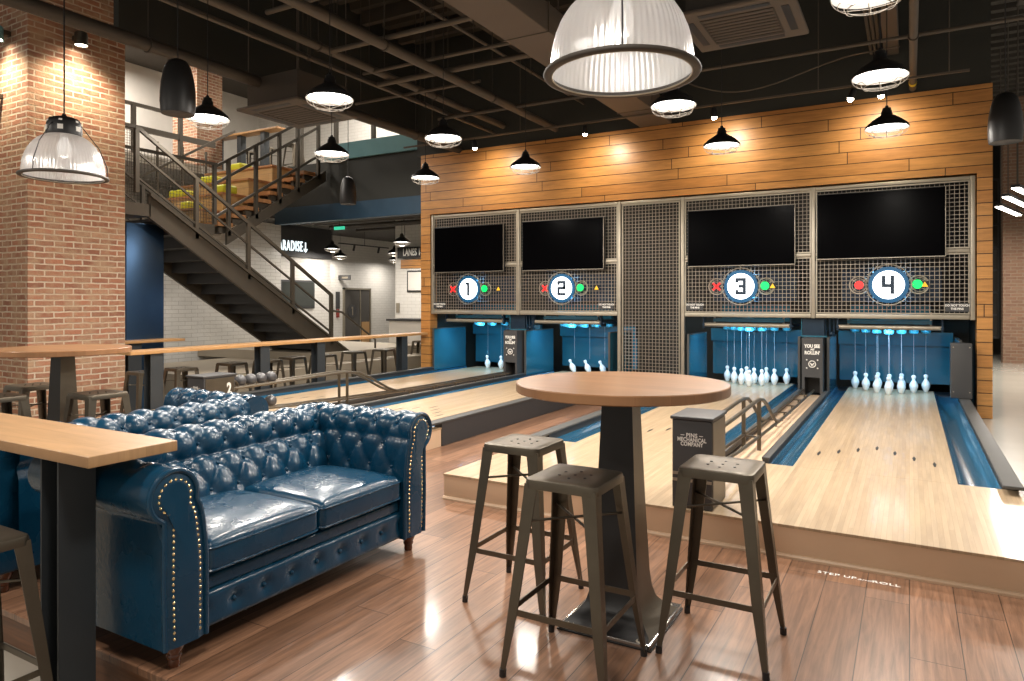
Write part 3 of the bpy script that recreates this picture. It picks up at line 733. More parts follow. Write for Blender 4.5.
# ================================================================== SEATING AND TABLES
def make_stool(label, loc, group=None):
    r = thing('bar_stool', label, 'stool', loc, 0, group)
    def rsq(h, rad, z, n=5):
        out = []
        for (sx, sy, a0) in ((1,1,0),(-1,1,PI/2),(-1,-1,PI),(1,-1,1.5*PI)):
            for i in range(n+1):
                a = a0+PI/2*i/n; out.append((sx*(h-rad)+rad*cos(a), sy*(h-rad)+rad*sin(a), z))
        return out
    bb = MB()
    lev = [rsq(.146,.026,.722), rsq(.152,.03,.722), rsq(.153,.03,.748), rsq(.150,.03,.757), rsq(.143,.028,.760), rsq(.10,.03,.758), rsq(.04,.02,.757)]
    n = len(lev[0]); vs = [p for L in lev for p in L]; fs = []
    for j in range(len(lev)-1):
        for i in range(n): fs.append((j*n+i, j*n+(i+1)%n, (j+1)*n+(i+1)%n, (j+1)*n+i))
    fs.append(tuple((len(lev)-1)*n+i for i in range(n)))
    # underside
    bb.add(vs, fs, None, True); bb.box(-.145,.145,-.145,.145,.744,.750)
    nf = len(bb.f)
    for (x, y) in ((0,0),(.055,.03),(-.055,.03),(.055,-.03),(-.055,-.03),(0,.06),(0,-.06)):
        bb.lathe([(.0001,.7575),(.0062,.7582),(.0062,.756)], 10, Matrix.Translation((x,y,.0015)), False)
    seat = bb.build('seat', M['bronze'], r, 40)
    seat.data.materials.append(M['black'])
    for p in seat.data.polygons[nf:]: p.material_index = 1
    lv = ((.740,.149,.058),(.69,.153,.054),(.55,.166,.048),(.25,.196,.040),(.10,.211,.028),(.018,.219,.020))
    for sx in (-1,1):
        for sy in (-1,1):
            bb = MB(); vs = []; t = .005
            for (z, o, w) in lv:
                C = (sx*o, sy*o)
                sec = [C, (C[0]-sx*w, C[1]), (C[0]-sx*w, C[1]-sy*t), (C[0]-sx*t, C[1]-sy*t), (C[0]-sx*t, C[1]-sy*w), (C[0], C[1]-sy*w)]
                vs += [(p[0], p[1], z) for p in sec]
            fs = []
            for j in range(len(lv)-1):
                for i in range(6): fs.append((j*6+i, j*6+(i+1)%6, (j+1)*6+(i+1)%6, (j+1)*6+i))
            m = (len(lv)-1)*6
            fs += [(0,1,2,3),(0,3,4,5),(m,m+3,m+2,m+1),(m,m+5,m+4,m+3)]
            bb.add(vs, fs)
            lg = bb.build('leg', M['bronze'], r)
            bb = MB(); bb.cyl((sx*.211,sy*.211,0),(sx*.210,sy*.210,.03),.014,10); bb.build('foot_cap', M['black'], lg)
    for k in range(4):
        a = k*PI/2; o = .1915
        p0 = (o*cos(a)-.185*sin(a), o*sin(a)+.185*cos(a), .25); p1 = (o*cos(a)+.185*sin(a), o*sin(a)-.185*cos(a), .25)
        bb = MB(); bb.bar(p0, p1, .005, .024); bb.build('foot_bar', M['bronze'], r)
    for k, q in enumerate((-1,1)):
        bb = MB(); bb.cyl((-.155,-.155*q,.585+.007*k),(.155,.155*q,.585+.007*k),.0055,8); bb.build('cross_brace', M['bronze'], r)
    return r
st = make_stool('gunmetal bar stool in front of the round table, partly hiding its pedestal', (-1.155, 2.533, 0), 'stools around the round table')
def stool(x, y, z, label, rz=0, group=None):
    return dup(st, (x, y, z), label, rz, group)
stool(-1.652, 3.02, 0, 'gunmetal bar stool on the sofa side of the round table', 0, 'stools around the round table')
stool(-.688, 3.01, 0, 'gunmetal bar stool between the round table and the ball return cabinet', 0, 'stools around the round table')
stool(-3.0, 1.222, LOW, 'gunmetal bar stool tucked under the pale wooden table in front of the sofa', 0)
g = 'stools around the far round table'
stool(-5.335, 3.03, 0, 'gunmetal bar stool beside the pedestal of the far round table, on the lane side', 0, g)
stool(-5.79, 2.55, 0, 'gunmetal bar stool in front of the far round table, cut off by the picture edge', 0, g)
stool(-6.31, 3.05, 0, 'gunmetal bar stool between the far round table and the brick column', 0, g)
g = 'stools along the long drink ledge'
for x, y, lab in ((-8.25,5.25,'bar stool at the drink ledge between the brick column and the first ledge leg'), (-8.28,5.78,'bar stool at the drink ledge just past the first ledge leg from the column'),
        (-8.35,6.62,'bar stool behind the cabinet marked 2 at the drink ledge'), (-8.3,7.22,'bar stool at the drink ledge seen just past the second ledge leg'),
        (-8.4,7.78,'bar stool at the drink ledge before the third ledge leg'), (-8.3,8.35,'bar stool at the drink ledge just past the third ledge leg'),
        (-8.35,9.12,'bar stool at the drink ledge midway between the third and last ledge legs'), (-8.3,9.85,'bar stool at the drink ledge beside the last ledge leg')):
    stool(x, y, LOW, lab, random.uniform(-.1,.1), g)
stool(-9.35, 12.35, LOW, 'bar stool pulled up to the white service counter', .2)

# round table
rt = r = thing('round_bar_table', 'tall round wooden bar table among three stools before the approach step', 'table', (-1.14, 3.0, 0), 0, 'round bar tables')
bb = MB(); R = .478; bb.lathe([(.0001,1.040),(R-.004,1.040),(R,1.044),(R,1.078),(R-.004,1.082),(.0001,1.082)], 96)
bb.build('tabletop', M['walnut'], r, 30)
prof = [(1.04,.070,.052),(.55,.090,.070),(.22,.106,.086),(.15,.114,.094),(.10,.128,.110),(.06,.158,.142),(.035,.188,.175),(.024,.20,.21)]
for nm, mt in (('pedestal', 'black'), ('pedestal_side', 'bronze')):
    bb = MB(); rows = []
    for (z, hx, hy) in prof:
        rows.append([(-hx,-hy,z),(hx,-hy,z),(hx,hy,z),(-hx,hy,z)])
    sel = (0,2) if nm == 'pedestal' else (1,3)
    for k in sel:
        k2 = (k+1) % 4
        bb.grid([[rw[k], rw[k2]] for rw in rows], True)
    bb.build(nm, M[mt], r, 50, fix=False)
bb = MB(); bb.bbox(-.21,.21,-.220,.245,0,.024,.004); pl = bb.build('base_plate', M['chrome'], r)
bb = MB()
for (x, y) in ((-.16,-.2),(.16,-.2),(-.16,.2),(.16,.2)): ring(bb, (x,y,.026), .014, .004, 14, 'z')
bb.build('levelling_bolt', M['galv'], pl)
bb = MB(); bb.box(-.215,.215,-.225,.25,.0,.006); bb.build('base_rim', M['black'], pl)
bb = MB(); bb.lathe([(.0001,1.025),(.2,1.025),(.2,1.04)], 24); bb.build('mounting_plate', M['black'], r)

def hleg(mb, x0, x1, y0, y1, z0, z1):
    """H-section post: flanges at the x ends, web between"""
    t = .010
    mb.box(x0, x0+t, y0, y1, z0, z1).box(x1-t, x1, y0, y1, z0, z1)
    ym = (y0+y1)/2; mb.box(x0+t, x1-t, ym-.006, ym+.006, z0, z1)
    return mb
r = thing('drink_table', 'long pale wooden bar table with dark steel leg in front of the sofa', 'table')
bb = MB(); bb.bbox(-5.4,-2.58,1.43,1.785,.842,.885,.004); bb.build('tabletop', M['maple'], r)
for x in (-2.815, -5.0):
    bb = MB(); hleg(bb, x-.13, x, 1.450, 1.59, LOW, .842); bb.build('leg', M['legpaint'], r)
    bb = MB(); bb.box(x-.19, x+.06, 1.45, 1.62, .836, .842); bb.build('mounting_plate', M['legpaint'], r)
dup(rt, (-5.80, 3.02, 0), 'tall round wooden bar table in front of the brick column, behind the sofas')
# long ledge beside lane one
r = thing('drink_ledge', 'long narrow wooden drink ledge on square dark legs beside lane one', 'table')
bb = MB(); bb.bbox(-7.98,-7.67,4.72,10.33,.832,.872,.004); bb.build('tabletop', M['railmaple'], r)
for y in (5.06,6.65,7.70,9.70):
    bb = MB(); hleg(bb, -7.83, -7.70, y-.078, y+.078, LOW, .832); bb.build('leg', M['legpaint'], r)
r = thing('pillar_ledge', 'short wooden ledge fixed beside the blue steel pillar', 'table')
bb = MB(); bb.bbox(-10.04,-9.72,5.70,6.85,.835,.872,.004); bb.build('tabletop', M['railmaple'], r)
bb = MB(); hleg(bb, -9.98, -9.80, 6.0, 6.2, LOW, .835); bb.build('leg', M['legpaint'], r)

# ------------------------------------------------------------------ chesterfields
def resample(P, ds):
    P = [Vector(p) for p in P]; out = [P[0].copy()]; acc = 0
    L = [0]
    for a, b2 in zip(P[:-1], P[1:]): L.append(L[-1]+(b2-a).length)
    n = max(2, int(L[-1]/ds)); res = []
    for k in range(n+1):
        t = L[-1]*k/n; i = 0
        while i < len(L)-2 and L[i+1] < t: i += 1
        f = (t-L[i])/max(1e-9, L[i+1]-L[i]); res.append(P[i].lerp(P[i+1], f))
    return res, L[-1]/n
def normals2(P, sgn):
    out = []
    for i in range(len(P)):
        d = (P[min(i+1,len(P)-1)]-P[max(i-1,0)]).normalized()
        out.append(Vector((-d.y, d.x))*sgn)
    return out
TP, TQ = .164, .26
def tuft(s, t):
    a = s/TP+t/TQ; b2 = s/TP-t/TQ
    v = (abs(sin(PI*a))*abs(sin(PI*b2)))**.5
    # button dimple
    ai, bi = round(a), round(b2)
    ds_ = TP*(ai+bi)/2-s; dt_ = TQ*(ai-bi)/2-t
    return v - .55*math.exp(-(ds_*ds_+dt_*dt_)/(.026**2))
def make_sofa(label, loc, rz=0):
    r = thing('chesterfield_sofa', label, 'sofa', loc, rz)
    L = M['leather']
    # --- back
    P = [(-.09,.27),(-.10,.40),(-.125,.50),(-.165,.585),(-.205,.64)]
    c = (-.335,.690); R = .108
    for k in range(0, 24): a = math.radians(-22+k*(252/23)); P.append((c[0]+R*cos(a), c[1]+R*sin(a)))
    P += [(-.425,.55),(-.43,.10)]
    P, ds = resample(P, .012); Nn = normals2(P, -1)
    # t measured from the front bottom upwards; tufted until past the top of the roll
    ttop = 0
    for i, p in enumerate(P):
        if p.y < .67 and p.x < -.40: ttop = i*ds; break
    rows = []; ny = 118
    for j in range(ny+1):
        y = -.70+1.40*j/ny; row = []
        for i, p in enumerate(P):
            t = i*ds; w = 1.0 if t < ttop-.03 else max(0, 1-(t-ttop+.03)/.08)
            h = (tuft(y, t-.235)*.021-.011)*w
            row.append((p.x+Nn[i].x*h, y, p.y+Nn[i].y*h))
        rows.append(row)
    bb = MB(); bb.grid(rows, True); bk = bb.build('back', L, r, 80, fix=True)
    bb = MB()
    n_ = 0
    for m in range(-8, 9):
        for n in range(-6, 10):
            if (m+n) % 2: continue
            y = TP*m/2; t = TQ*n/2+.235
            if abs(y) > .66 or t < .13 or t > ttop: continue
            i = min(len(P)-1, int(round(t/ds))); p = P[i]
            bb = MB(); bb.sphere((p.x-Nn[i].x*.018, y, p.y-Nn[i].y*.018), .0105, 10); bb.build('button', L, bk)
    # --- arms
    for sg in (-1, 1):
        A = [(.635,.10),(.635,.27),(.635,.42),(.642,.50),(.652,.58),(.664,.635)]
        c = (.785,.690); R = .107
        for k in range(24): a = math.radians(195-k*(260/23)); A.append((c[0]+R*cos(a), c[1]+R*sin(a)))
        A += [(.83,.585),(.832,.35),(.826,.10)]
        A, ds2 = resample(A, .012); NA = normals2(A, 1)
        ttop2 = 0
        for i, p in enumerate(A):
            if p.y > .70 and p.x > .80: ttop2 = i*ds2; break
        rows = []; nx = 74; x0, x1 = -.40, .462
        for j in range(nx+1):
            x = x0+(x1-x0)*j/nx; row = []
            for i, p in enumerate(A):
                t = i*ds2; w = 1.0 if t < ttop2-.02 else max(0, 1-(t-ttop2+.02)/.08)
                w *= min(1, max(0, (x1-.03-x)/.05))
                w *= min(1, max(0, (t-.20)/.05))
                h = (tuft(x-.02, t-.405)*.020-.010)*w
                row.append((x, sg*(p.x+NA[i].x*h), p.y+NA[i].y*h))
            rows.append(row)
        bb = MB(); bb.grid(rows, True, sg < 0)
        o = bb.build('arm', L, r, 80)
        bb = MB(); n_ = len(A)
        f0 = [(x1-.001, sg*p.x, p.y) for p in A]
        bb.add(f0+[(x1-.001, sg*.73, .45)], [(i, i+1, n_) for i in range(n_-1)]+[(n_-1, 0, n_)])
        ins = [(x1+.010, sg*(p.x-NA[i].x*.050), p.y-NA[i].y*.050) for i, p in enumerate(A)]
        fr = [(x1-.001, sg*(p.x-NA[i].x*.018), p.y-NA[i].y*.018) for i, p in enumerate(A)]
        cen = (x1+.013, sg*.735, .45)
        bb.grid([fr, ins], True)
        bb.add(ins+[cen], [(i, i+1, n_) for i in range(n_-1)]+[(n_-1,0,n_)], None, True)
        fp = bb.build('arm_front', L, o, 60)
        bb = MB(); bb.tube([(x1-.002, sg*(p.x-NA[i].x*.006), p.y-NA[i].y*.006) for i, p in enumerate(A)], .011, 8); bb.build('welt', L, o)
        bb = MB()
        Q = [Vector((x1+.005, sg*(p.x-NA[i].x*.040), p.y-NA[i].y*.040)) for i, p in enumerate(A) if p.y > .118]
        L_ = [0]
        for q0, q1 in zip(Q[:-1], Q[1:]): L_.append(L_[-1]+(q1-q0).length)
        nb = int(L_[-1]/.0235); path = []; rad = []
        for k in range(nb*6+1):
            t = L_[-1]*k/(nb*6); i = 0
            while i < len(L_)-2 and L_[i+1] < t: i += 1
            f_ = (t-L_[i])/max(1e-9, L_[i+1]-L_[i]); path.append(Q[i].lerp(Q[i+1], f_))
            ph = (k % 6)/6; rad.append(max(.0012, .0066*math.sqrt(max(0, 1-((ph-.5)/.27)**2))))
        bb.tube(path, rad, 8)
        bb.build('nailhead_trim', M['brass'], o)
        bb = MB()
        for m in range(-8, 9):
            for n in range(-6, 10):
                if (m+n) % 2: continue
                x = TP*m/2+.02; t = TQ*n/2+.405
                if x < -.2 or x > .40 or t < .30 or t > ttop2: continue
                i = min(len(A)-1, int(round(t/ds2))); p = A[i]
                bb = MB(); bb.sphere((x, sg*(p.x-NA[i].x*.018), p.y-NA[i].y*.018), .0105, 10); bb.build('button', L, o)
        bb = MB(); bb.add([(x0, sg*p.x, p.y) for p in A], [tuple(range(len(A)))]); bb.build('arm_back', L, o)
    # --- base and front rail
    bb = MB(); bb.rbox((-.01,0,.175),(.83,1.645,.155),.02); bb.rbox((.11,0,.285),(.64,1.27,.06),.015); bb.build('base', L, r)
    rows = []; ny = 90
    for j in range(ny+1):
        y = -.640+1.28*j/ny; row = []
        cell = abs(sin(PI*(y/.16)))**.35
        for i in range(21):
            t = i/20; z = .098+.160*t
            edge = min(1, min(t, 1-t)/.16); bulge = math.sqrt(max(0, 1-(1-edge)**2))
            h = .408+.034*bulge
            dip = (1-cell)*.5*bulge
            k = round(y/.16)*.16; d2 = ((y-k)/.030)**2+((z-.178)/.030)**2
            h -= .006*dip + .016*math.exp(-d2)
            row.append((h, y, z))
        rows.append(row)
    bb = MB(); bb.grid(rows, True); fr = bb.build('front_rail', L, r, 80)
    for k in range(-3, 4):
        bb = MB(); bb.sphere((.427, k*.16, .178), .011, 10); bb.build('button', L, fr)
    # --- seat cushions
    for sg in (-1, 1):
        def crown(w, h):
            u, v = w.x/h[0], w.y/h[1]
            z = w.z + (.036*(1-u**4)*(1-v**4) if w.z > 0 else 0)
            return (w.x+.004*(1-v*v)*(1 if w.x > 0 else 0), w.y, z)
        bb = MB(); bb.rbox((.150, sg*.3165, .388), (.610, .625, .140), .038, (14,14,2), 5, None, crown)
        cu = bb.build('seat_cushion', L, r, 80)
        bb = MB()
        for z, oo in ((.432,.0),(.340,.0)):
            ring_ = []
            hx, hy, rr = .3065, .313, .038
            for (sx, sy, a0) in ((1,1,0),(-1,1,PI/2),(-1,-1,PI),(1,-1,1.5*PI)):
                for i in range(6):
                    a = a0+PI/2*i/5; ring_.append((.150+sx*(hx-rr)+rr*cos(a), sg*.3165+sy*(hy-rr)+rr*sin(a), z))
            bb.tube(ring_, .0052, 6, closed=True)
        bb.build('piping', L, cu)
    # --- turned feet
    for x in (.405, -.375):
        for y in (-.745, .745):
            bb = MB(); bb.lathe([(.0001,0),(.021,0),(.024,.012),(.022,.03),(.028,.036),(.030,.046),(.027,.052),(.034,.066),(.040,.082),(.040,.102),(.0001,.102)], 18, Matrix.Translation((x,y,0)))
            bb.build('leg', M['legwood'], r)
    return r
sofa = make_sofa('navy blue tufted leather two-seat sofa facing the round table', (-2.945, 2.487, 0))
dup(sofa, (-4.305, 2.51, 0), 'navy tufted leather sofa standing back to back behind the front sofa', PI)

# ================================================================== LAMPS
def make_cage(label, loc, group):
    r = thing('caged_pendant_lamp', label, 'pendant lamp', loc, 0, group)
    bb = MB(); bb.lathe([(.205,-.004),(.203,.006),(.185,.034),(.150,.066),(.105,.098),(.066,.122),(.052,.132),(.050,.165),(.040,.178),(.040,.198),(.018,.206),(.012,.225),(.0001,.226)], 32)
    bb.lathe([(.203,-.004),(.196,.004),(.178,.03)], 32)
    sh = bb.build('shade', M['black'], r, 60)
    bb = MB(); bb.lathe([(.200,-.003),(.194,.004),(.176,.028),(.12,.06),(.0001,.064)], 32); bb.build('reflector', M['whiteenamel'], sh, 60)
    bb = MB(); bb.lathe([(.172,.016),(.12,.010),(.06,.007),(.0001,.006)], 32); bb.build('glow_lens', M['lampglow'], r, 60)
    bb = MB()
    for k in range(8):
        a = 2*PI*k/8; P = []
        for j in range(7):
            t = j/6; rr = .20-.085*t**1.6; z = -.002-.075*math.sin(t*PI/2); P.append((rr*cos(a), rr*sin(a), z))
        bb.tube(P, .0024, 5)
    ring(bb, (0,0,-.077), .115, .0026, 28, 'z'); ring(bb, (0,0,-.05), .165, .0022, 32, 'z')
    for q in (-1,1):
        bb.tube([(-.115,.0,-.077),(0,.0,-.088),(.115,.0,-.077)] if q < 0 else [(0,-.115,-.077),(0,0,-.088),(0,.115,-.077)], .0024, 5)
    bb.build('wire_guard', M['wire'], r)
    bb = MB(); bb.cyl((0,0,.22),(0,0,6.2-loc[2]),.0045,6); bb.build('cord', M['black'], r)
    return r
def short_cord(q, ztop):
    for ch in q.children:
        if ch.name.startswith('cord'):
            bb = MB(); bb.cyl((0,0,.22),(0,0,ztop-q.location.z),.0045,6); ch.data = bb.mesh('short_cord'); ch.data.materials.append(M['black'])
ZL = 3.2
GX = {0:-.20, 1:-1.84, 2:-4.36, 3:-5.98}; 
cage = None; LAMPS = []
rowname = {0:'row nearest the camera', 1:'middle row', 2:'row nearest the wood wall'}
colname = {0:'in line with lane four', 1:'in line with lane three', 2:'in line with lane two', 3:'in line with lane one'}
for j, y in ((2,8.0),(1,6.15),(0,4.46)):
    for i in range(4):
        yy = y; xx = GX[i]
        if i == 3 and j == 0: xx, yy = -5.86, 4.37
        lab = 'black caged dome pendant lamp %s, %s' % (colname[i], rowname[j])
        if cage is None: q = cage = make_cage(lab, (xx, yy, ZL), 'caged pendant lamps over the lanes')
        else: q = dup(cage, (xx, yy, ZL), lab, None, 'caged pendant lamps over the lanes')
        short_cord(q, 4.655 if i == 0 else 6.2)
        LAMPS.append((xx, yy))
for k, (x, y) in enumerate(((-13.35,13.75),(-15.4,16.2),(-10.44,13.04),(-13.0,15.9),(-15.2,18.6))):
    lab = ['small caged pendant under the mezzanine in front of the PARADISE sign end','caged pendant under the mezzanine just lower beyond the PARADISE sign','caged pendant under the mezzanine nearest the LANES sign',
           'upper caged pendant of the pair beside the LANES sign','lowest and furthest caged pendant beside the LANES sign'][k]
    q = dup(cage, (x, y, 2.84), lab, None, 'caged pendants under the mezzanine')
    short_cord(q, 3.55)

def make_bell(label, loc):
    r = thing('bell_pendant_lamp', label, 'pendant lamp', loc, 0, 'large bell pendant lamps')
    R = .30
    outer = [(.288,.004),(.286,.05),(.279,.105),(.266,.155),(.246,.205),(.218,.25),(.182,.288),(.146,.315),(.116,.328)]
    bb = MB(); bb.lathe(outer, 288, None, True, .0045, 72); bb.build('acrylic_dome', M['acrylic'], r, 180)
    bb = MB(); bb.lathe([(.287,.010),(.296,.012),(.312,.006),(.316,-.002),(.312,-.010),(.296,-.014),(.284,-.010),(.280,0),(.287,.010)], 64); bb.build('rim_ring', M['pipedark'], r, 60)
    bb = MB(); ring(bb, (0,0,-.008), .281, .0035, 64, 'z'); bb.build('inner_trim', M['galv'], r)
    bb = MB(); bb.lathe([(.0001,.322),(.122,.322),(.126,.332),(.125,.38),(.119,.425),(.104,.456),(.07,.470),(.03,.476),(.018,.484),(.014,.50),(.0001,.502)], 32)
    h = bb.build('housing', M['black'], r, 50)
    bb = MB()
    for k in range(6):
        a = 2*PI*k/6+.35; Mx = Matrix.Rotation(a, 4, 'Z')
        bb.box(.1225,.1270,-.019,.019,.355,.393, Mx); bb.box(.113,.1185,-.012,.012,.424,.438, Mx)
    bb.build('vent_openings', M['whiteenamel'], h)
    for k in range(3):
        a = 2*PI*k/3+.9
        bb = MB(); bb.tube([(.12*cos(a),.12*sin(a),.41),(.245*cos(a),.245*sin(a),.235),(.30*cos(a),.30*sin(a),.09),(.306*cos(a),.306*sin(a),.008)], .0035, 6); bb.build('stay_wire', M['black'], r)
    bb = MB(); bb.lathe([(.0001,.15),(.035,.155),(.05,.18),(.05,.24),(.035,.28),(.025,.31),(.0001,.32)], 20); bb.build('bulb', M['bulbglow'], r, 80)
    bb = MB(); bb.cyl((0,0,.50),(0,0,6.2-loc[2]),.006,8); bb.build('cord', M['black'], r)
    return r
bl = make_bell('large clear ribbed bell pendant lamp hanging over the round table', (-1.016, 2.675, 2.372))
dup(bl, (-5.87, 3.066, 2.445), 'large clear ribbed bell pendant lamp hanging in front of the brick column')

# ceiling speakers
def make_speaker(label, loc):
    r = thing('pendant_speaker', label, 'speaker', loc, 0, 'pendant loudspeakers')
    bb = MB(); bb.lathe([(.127,0),(.131,.02),(.136,.09),(.135,.17),(.128,.25),(.115,.325),(.097,.39),(.072,.432),(.035,.45),(.0001,.452)], 36); bb.build('shell', M['black'], r, 60)
    bb = MB(); bb.lathe([(.0001,.006),(.118,.006),(.127,0)], 36); bb.build('grille', M['charcoal'], r, 60)
    bb = MB(); bb.cyl((0,0,.44),(0,0,6.2-loc[2]),.005,6); bb.build('cable', M['black'], r)
    return r
sp = make_speaker('black bullet-shaped pendant speaker hanging by the brick column', (-5.23, 3.62, 2.987))
dup(sp, (-8.02, 8.62, 3.04), 'black bullet-shaped pendant speaker hanging in front of the navy beam')
dup(sp, (.755, 7.72, 2.89), 'black bullet-shaped pendant speaker hanging at the corridor end of the wood wall')

# spotlights
def spot(x, y, z, tx, ty, tz, label, top, mat='black'):
    r = thing('track_spotlight', label, 'spotlight', (x, y, z), 0, 'spotlights')
    d = (Vector((tx,ty,tz))-Vector((x,y,z))).normalized()
    q = Vector((0,0,1)).rotation_difference(d).to_matrix().to_4x4()
    bb = MB(); bb.lathe([(.0001,-.07),(.03,-.07),(.038,-.06),(.040,.05),(.036,.05),(.034,.03),(.0001,.03)], 18, q); bb.build('barrel', M[mat], r, 50)
    bb = MB(); bb.lathe([(.036,.045),(.034,.062),(.026,.076),(.013,.084),(.0001,.086)], 18, q); bb.build('lens', M['spotglow'], r)
    bb = MB(); bb.tube([(0,0,0),(0,0,.05),(0,0,top-z)] if top > z else [(0,0,0),(top-x,0,0)], .008, 6); bb.build('stem', M[mat], r)
    return r
WASH = [(-.30,3.55,'over lane four'), (-2.3,3.55,'over lane three'), (-4.2,3.52,'over lane two'), (-6.15,3.52,'over lane one')]
for x, tz, lab in WASH:
    spot(x, 9.55, 3.99, x, 9.62, tz, 'small black track spotlight washing the wood wall '+lab, 4.09)
spot(-.62, 9.55, 3.99, -.7, 9.5, 3.7, 'small unaligned track spotlight between the lane three and lane four washes', 4.09)
r = thing('light_track', 'thin black lighting track running along the top of the wood wall', 'light track')
bb = MB(); bb.box(-7.6,.6,9.535,9.565,4.09,4.115); bb.build('rail', M['pipe'], r)
for x in (-7,-5.3,-2.9,-1,.4):
    bb = MB(); bb.cyl((x,9.55,4.11),(x,9.55,6.2),.006,6); bb.build('hanger', M['pipe'], r)
r = thing('column_spotlight', 'round bronze wall spotlight shining down the brick column', 'spotlight')
bb = MB(); bb.lathe([(.0001,.17),(.06,.17),(.075,.15),(.078,0),(.07,0),(.066,.02),(.0001,.02)], 20, Matrix.Translation((-9.05,4.93,4.66))); bb.build('barrel', M['bronze'], r, 50)
bb = MB(); bb.lathe([(.0001,.012),(.064,.012)], 20, Matrix.Translation((-9.05,4.93,4.66)), False); bb.build('lens', M['spotglow'], r)
bb = MB(); bb.box(-9.2,-9.1,4.90,4.96,4.74,4.80); bb.build('bracket', M['bronze'], r)
r = thing('column_spotlight', 'green-tinted wall spotlight on the shaded face of the brick column', 'spotlight')
bb = MB(); bb.lathe([(.0001,.17),(.06,.17),(.075,.15),(.078,0),(.07,0),(.066,.02),(.0001,.02)], 20, Matrix.Translation((-9.62,4.24,4.62))); bb.build('barrel', M['teal'], r, 50)
bb = MB(); bb.lathe([(.0001,.012),(.064,.012)], 20, Matrix.Translation((-9.62,4.24,4.62)), False); bb.build('lens', M['spotglow'], r)
bb = MB(); bb.box(-9.65,-9.59,4.29,4.39,4.70,4.76); bb.build('bracket', M['bronze'], r)

# ================================================================== CEILING SERVICES
def pipe_y(x, z, rad, y0, y1, label, mat='pipe', hang=True, name='ceiling_pipe'):
    r = thing(name, label, 'pipe', (0,0,0), 0, 'ceiling pipes')
    bb = MB(); bb.cyl((x,y0,z),(x,y1,z),rad,14); bb.build('run', M[mat], r)
    y = y0+.9
    while y < y1:
        bb = MB()
        bb.lathe([(rad+.001,-.012),(rad+.012,-.012),(rad+.012,.012),(rad+.001,.012)], 14, Matrix.Translation((x,y,z)) @ Matrix.Rotation(-PI/2,4,'X'), False)
        if hang: bb.bar((x,y,z+rad),(x,y,6.2),.011,.011)
        bb.build('hanger', M['pipedark'], r); y += 2.3
    return r
def pipe_x(y, z, rad, x0, x1, label, mat='pipe', hang=True):
    r = thing('ceiling_pipe', label, 'pipe', (0,0,0), 0, 'ceiling pipes')
    bb = MB(); bb.cyl((x0,y,z),(x1,y,z),rad,12); bb.build('run', M[mat], r)
    if hang:
        n = max(1, int(abs(x1-x0)/1.8))
        for k in range(n+1):
            x = x0+.1+(x1-x0-.2)*k/n; bb = MB(); bb.cyl((x,y,z),(x,y,6.2),.006,5); bb.build('hanger', M['pipedark'], r)
    return r
pipe_y(-7.0, 4.16, .072, -1.0, 11.3, 'fat dark pipe crossing in front of the brick column', 'pipedark')
pipe_y(-6.05, 4.45, .05, 0.5, 10.3, 'thick taupe pipe running to the wall over lane one', 'pipe')
pipe_y(-5.05, 4.28, .055, 0.5, 10.3, 'thick taupe pipe running to the wall over lane two', 'pipe')
pipe_y(-6.30, 4.40, .022, 0.5, 10.3, 'thin conduit of a close pair nearest the stairs', 'pipe')
pipe_y(-6.22, 4.34, .022, 0.5, 10.3, 'thin conduit lower in the close pair over lane one', 'pipe')
pipe_y(-5.80, 4.75, .03, 0.5, 10.3, 'slim upper pipe between the two thick taupe pipes', 'pipedark')
pipe_y(-4.55, 4.62, .02, 3.0, 10.3, 'thin conduit running beside the flat duct', 'pipe')
pipe_y(.035, 4.185, .040, 0.5, 10.34, 'brown sprinkler pipe with a yellow band ending at the wood wall', 'pipe')
bb = MB(); bb.lathe([(.044,0),(.044,.09)], 16, Matrix.Translation((.035,10.02,4.185)) @ Matrix.Rotation(-PI/2,4,'X')); o = bb.build('yellow_band', M['yellowband']); o.parent = [x for x in bpy.data.objects if x.get('label','').startswith('brown sprinkler')][0]
pipe_x(7.25, 4.36, .035, -6.2, -2.9, 'cross pipe hung under the duct in front of the wood wall', 'pipe')
pipe_x(6.95, 4.42, .022, -6.2, -2.9, 'thin cross conduit next to the cross pipe under the duct', 'pipe')
pipe_x(6.05, 4.38, .03, -5.9, -3.6, 'short cross pipe joining the duct', 'pipe')
pipe_x(5.2, 4.55, .028, -6.0, -4.4, 'shortest cross pipe, nearest the camera', 'pipe')
pipe_x(8.9, 4.30, .03, -6.4, -3.0, 'cross pipe close to the top of the wood wall', 'pipedark')
pipe_x(9.0, 4.42, .022, -2.8, 2.2, 'long thin conduit crossing above lanes three and four', 'pipe')
pipe_x(7.9, 4.40, .022, -7.2, -5.0, 'pale conduit bent between the pipes above lane one', 'pipe')
r = thing('sagging_cable', 'thin cable sagging above lanes three and four', 'cable')
bb = MB(); bb.tube([(-2.6+2.5*t, 9.4, 4.40-.35*math.sin(PI*min(1,t*1.25))*(1-t)+.05*t) for t in [k/16 for k in range(17)]], .009, 6); bb.build('run', M['pipe'], r)
bb = MB(); bb.cyl((-2.6,9.4,4.40),(-2.6,9.4,6.2),.005,5); bb.build('hanger', M['pipe'], r)
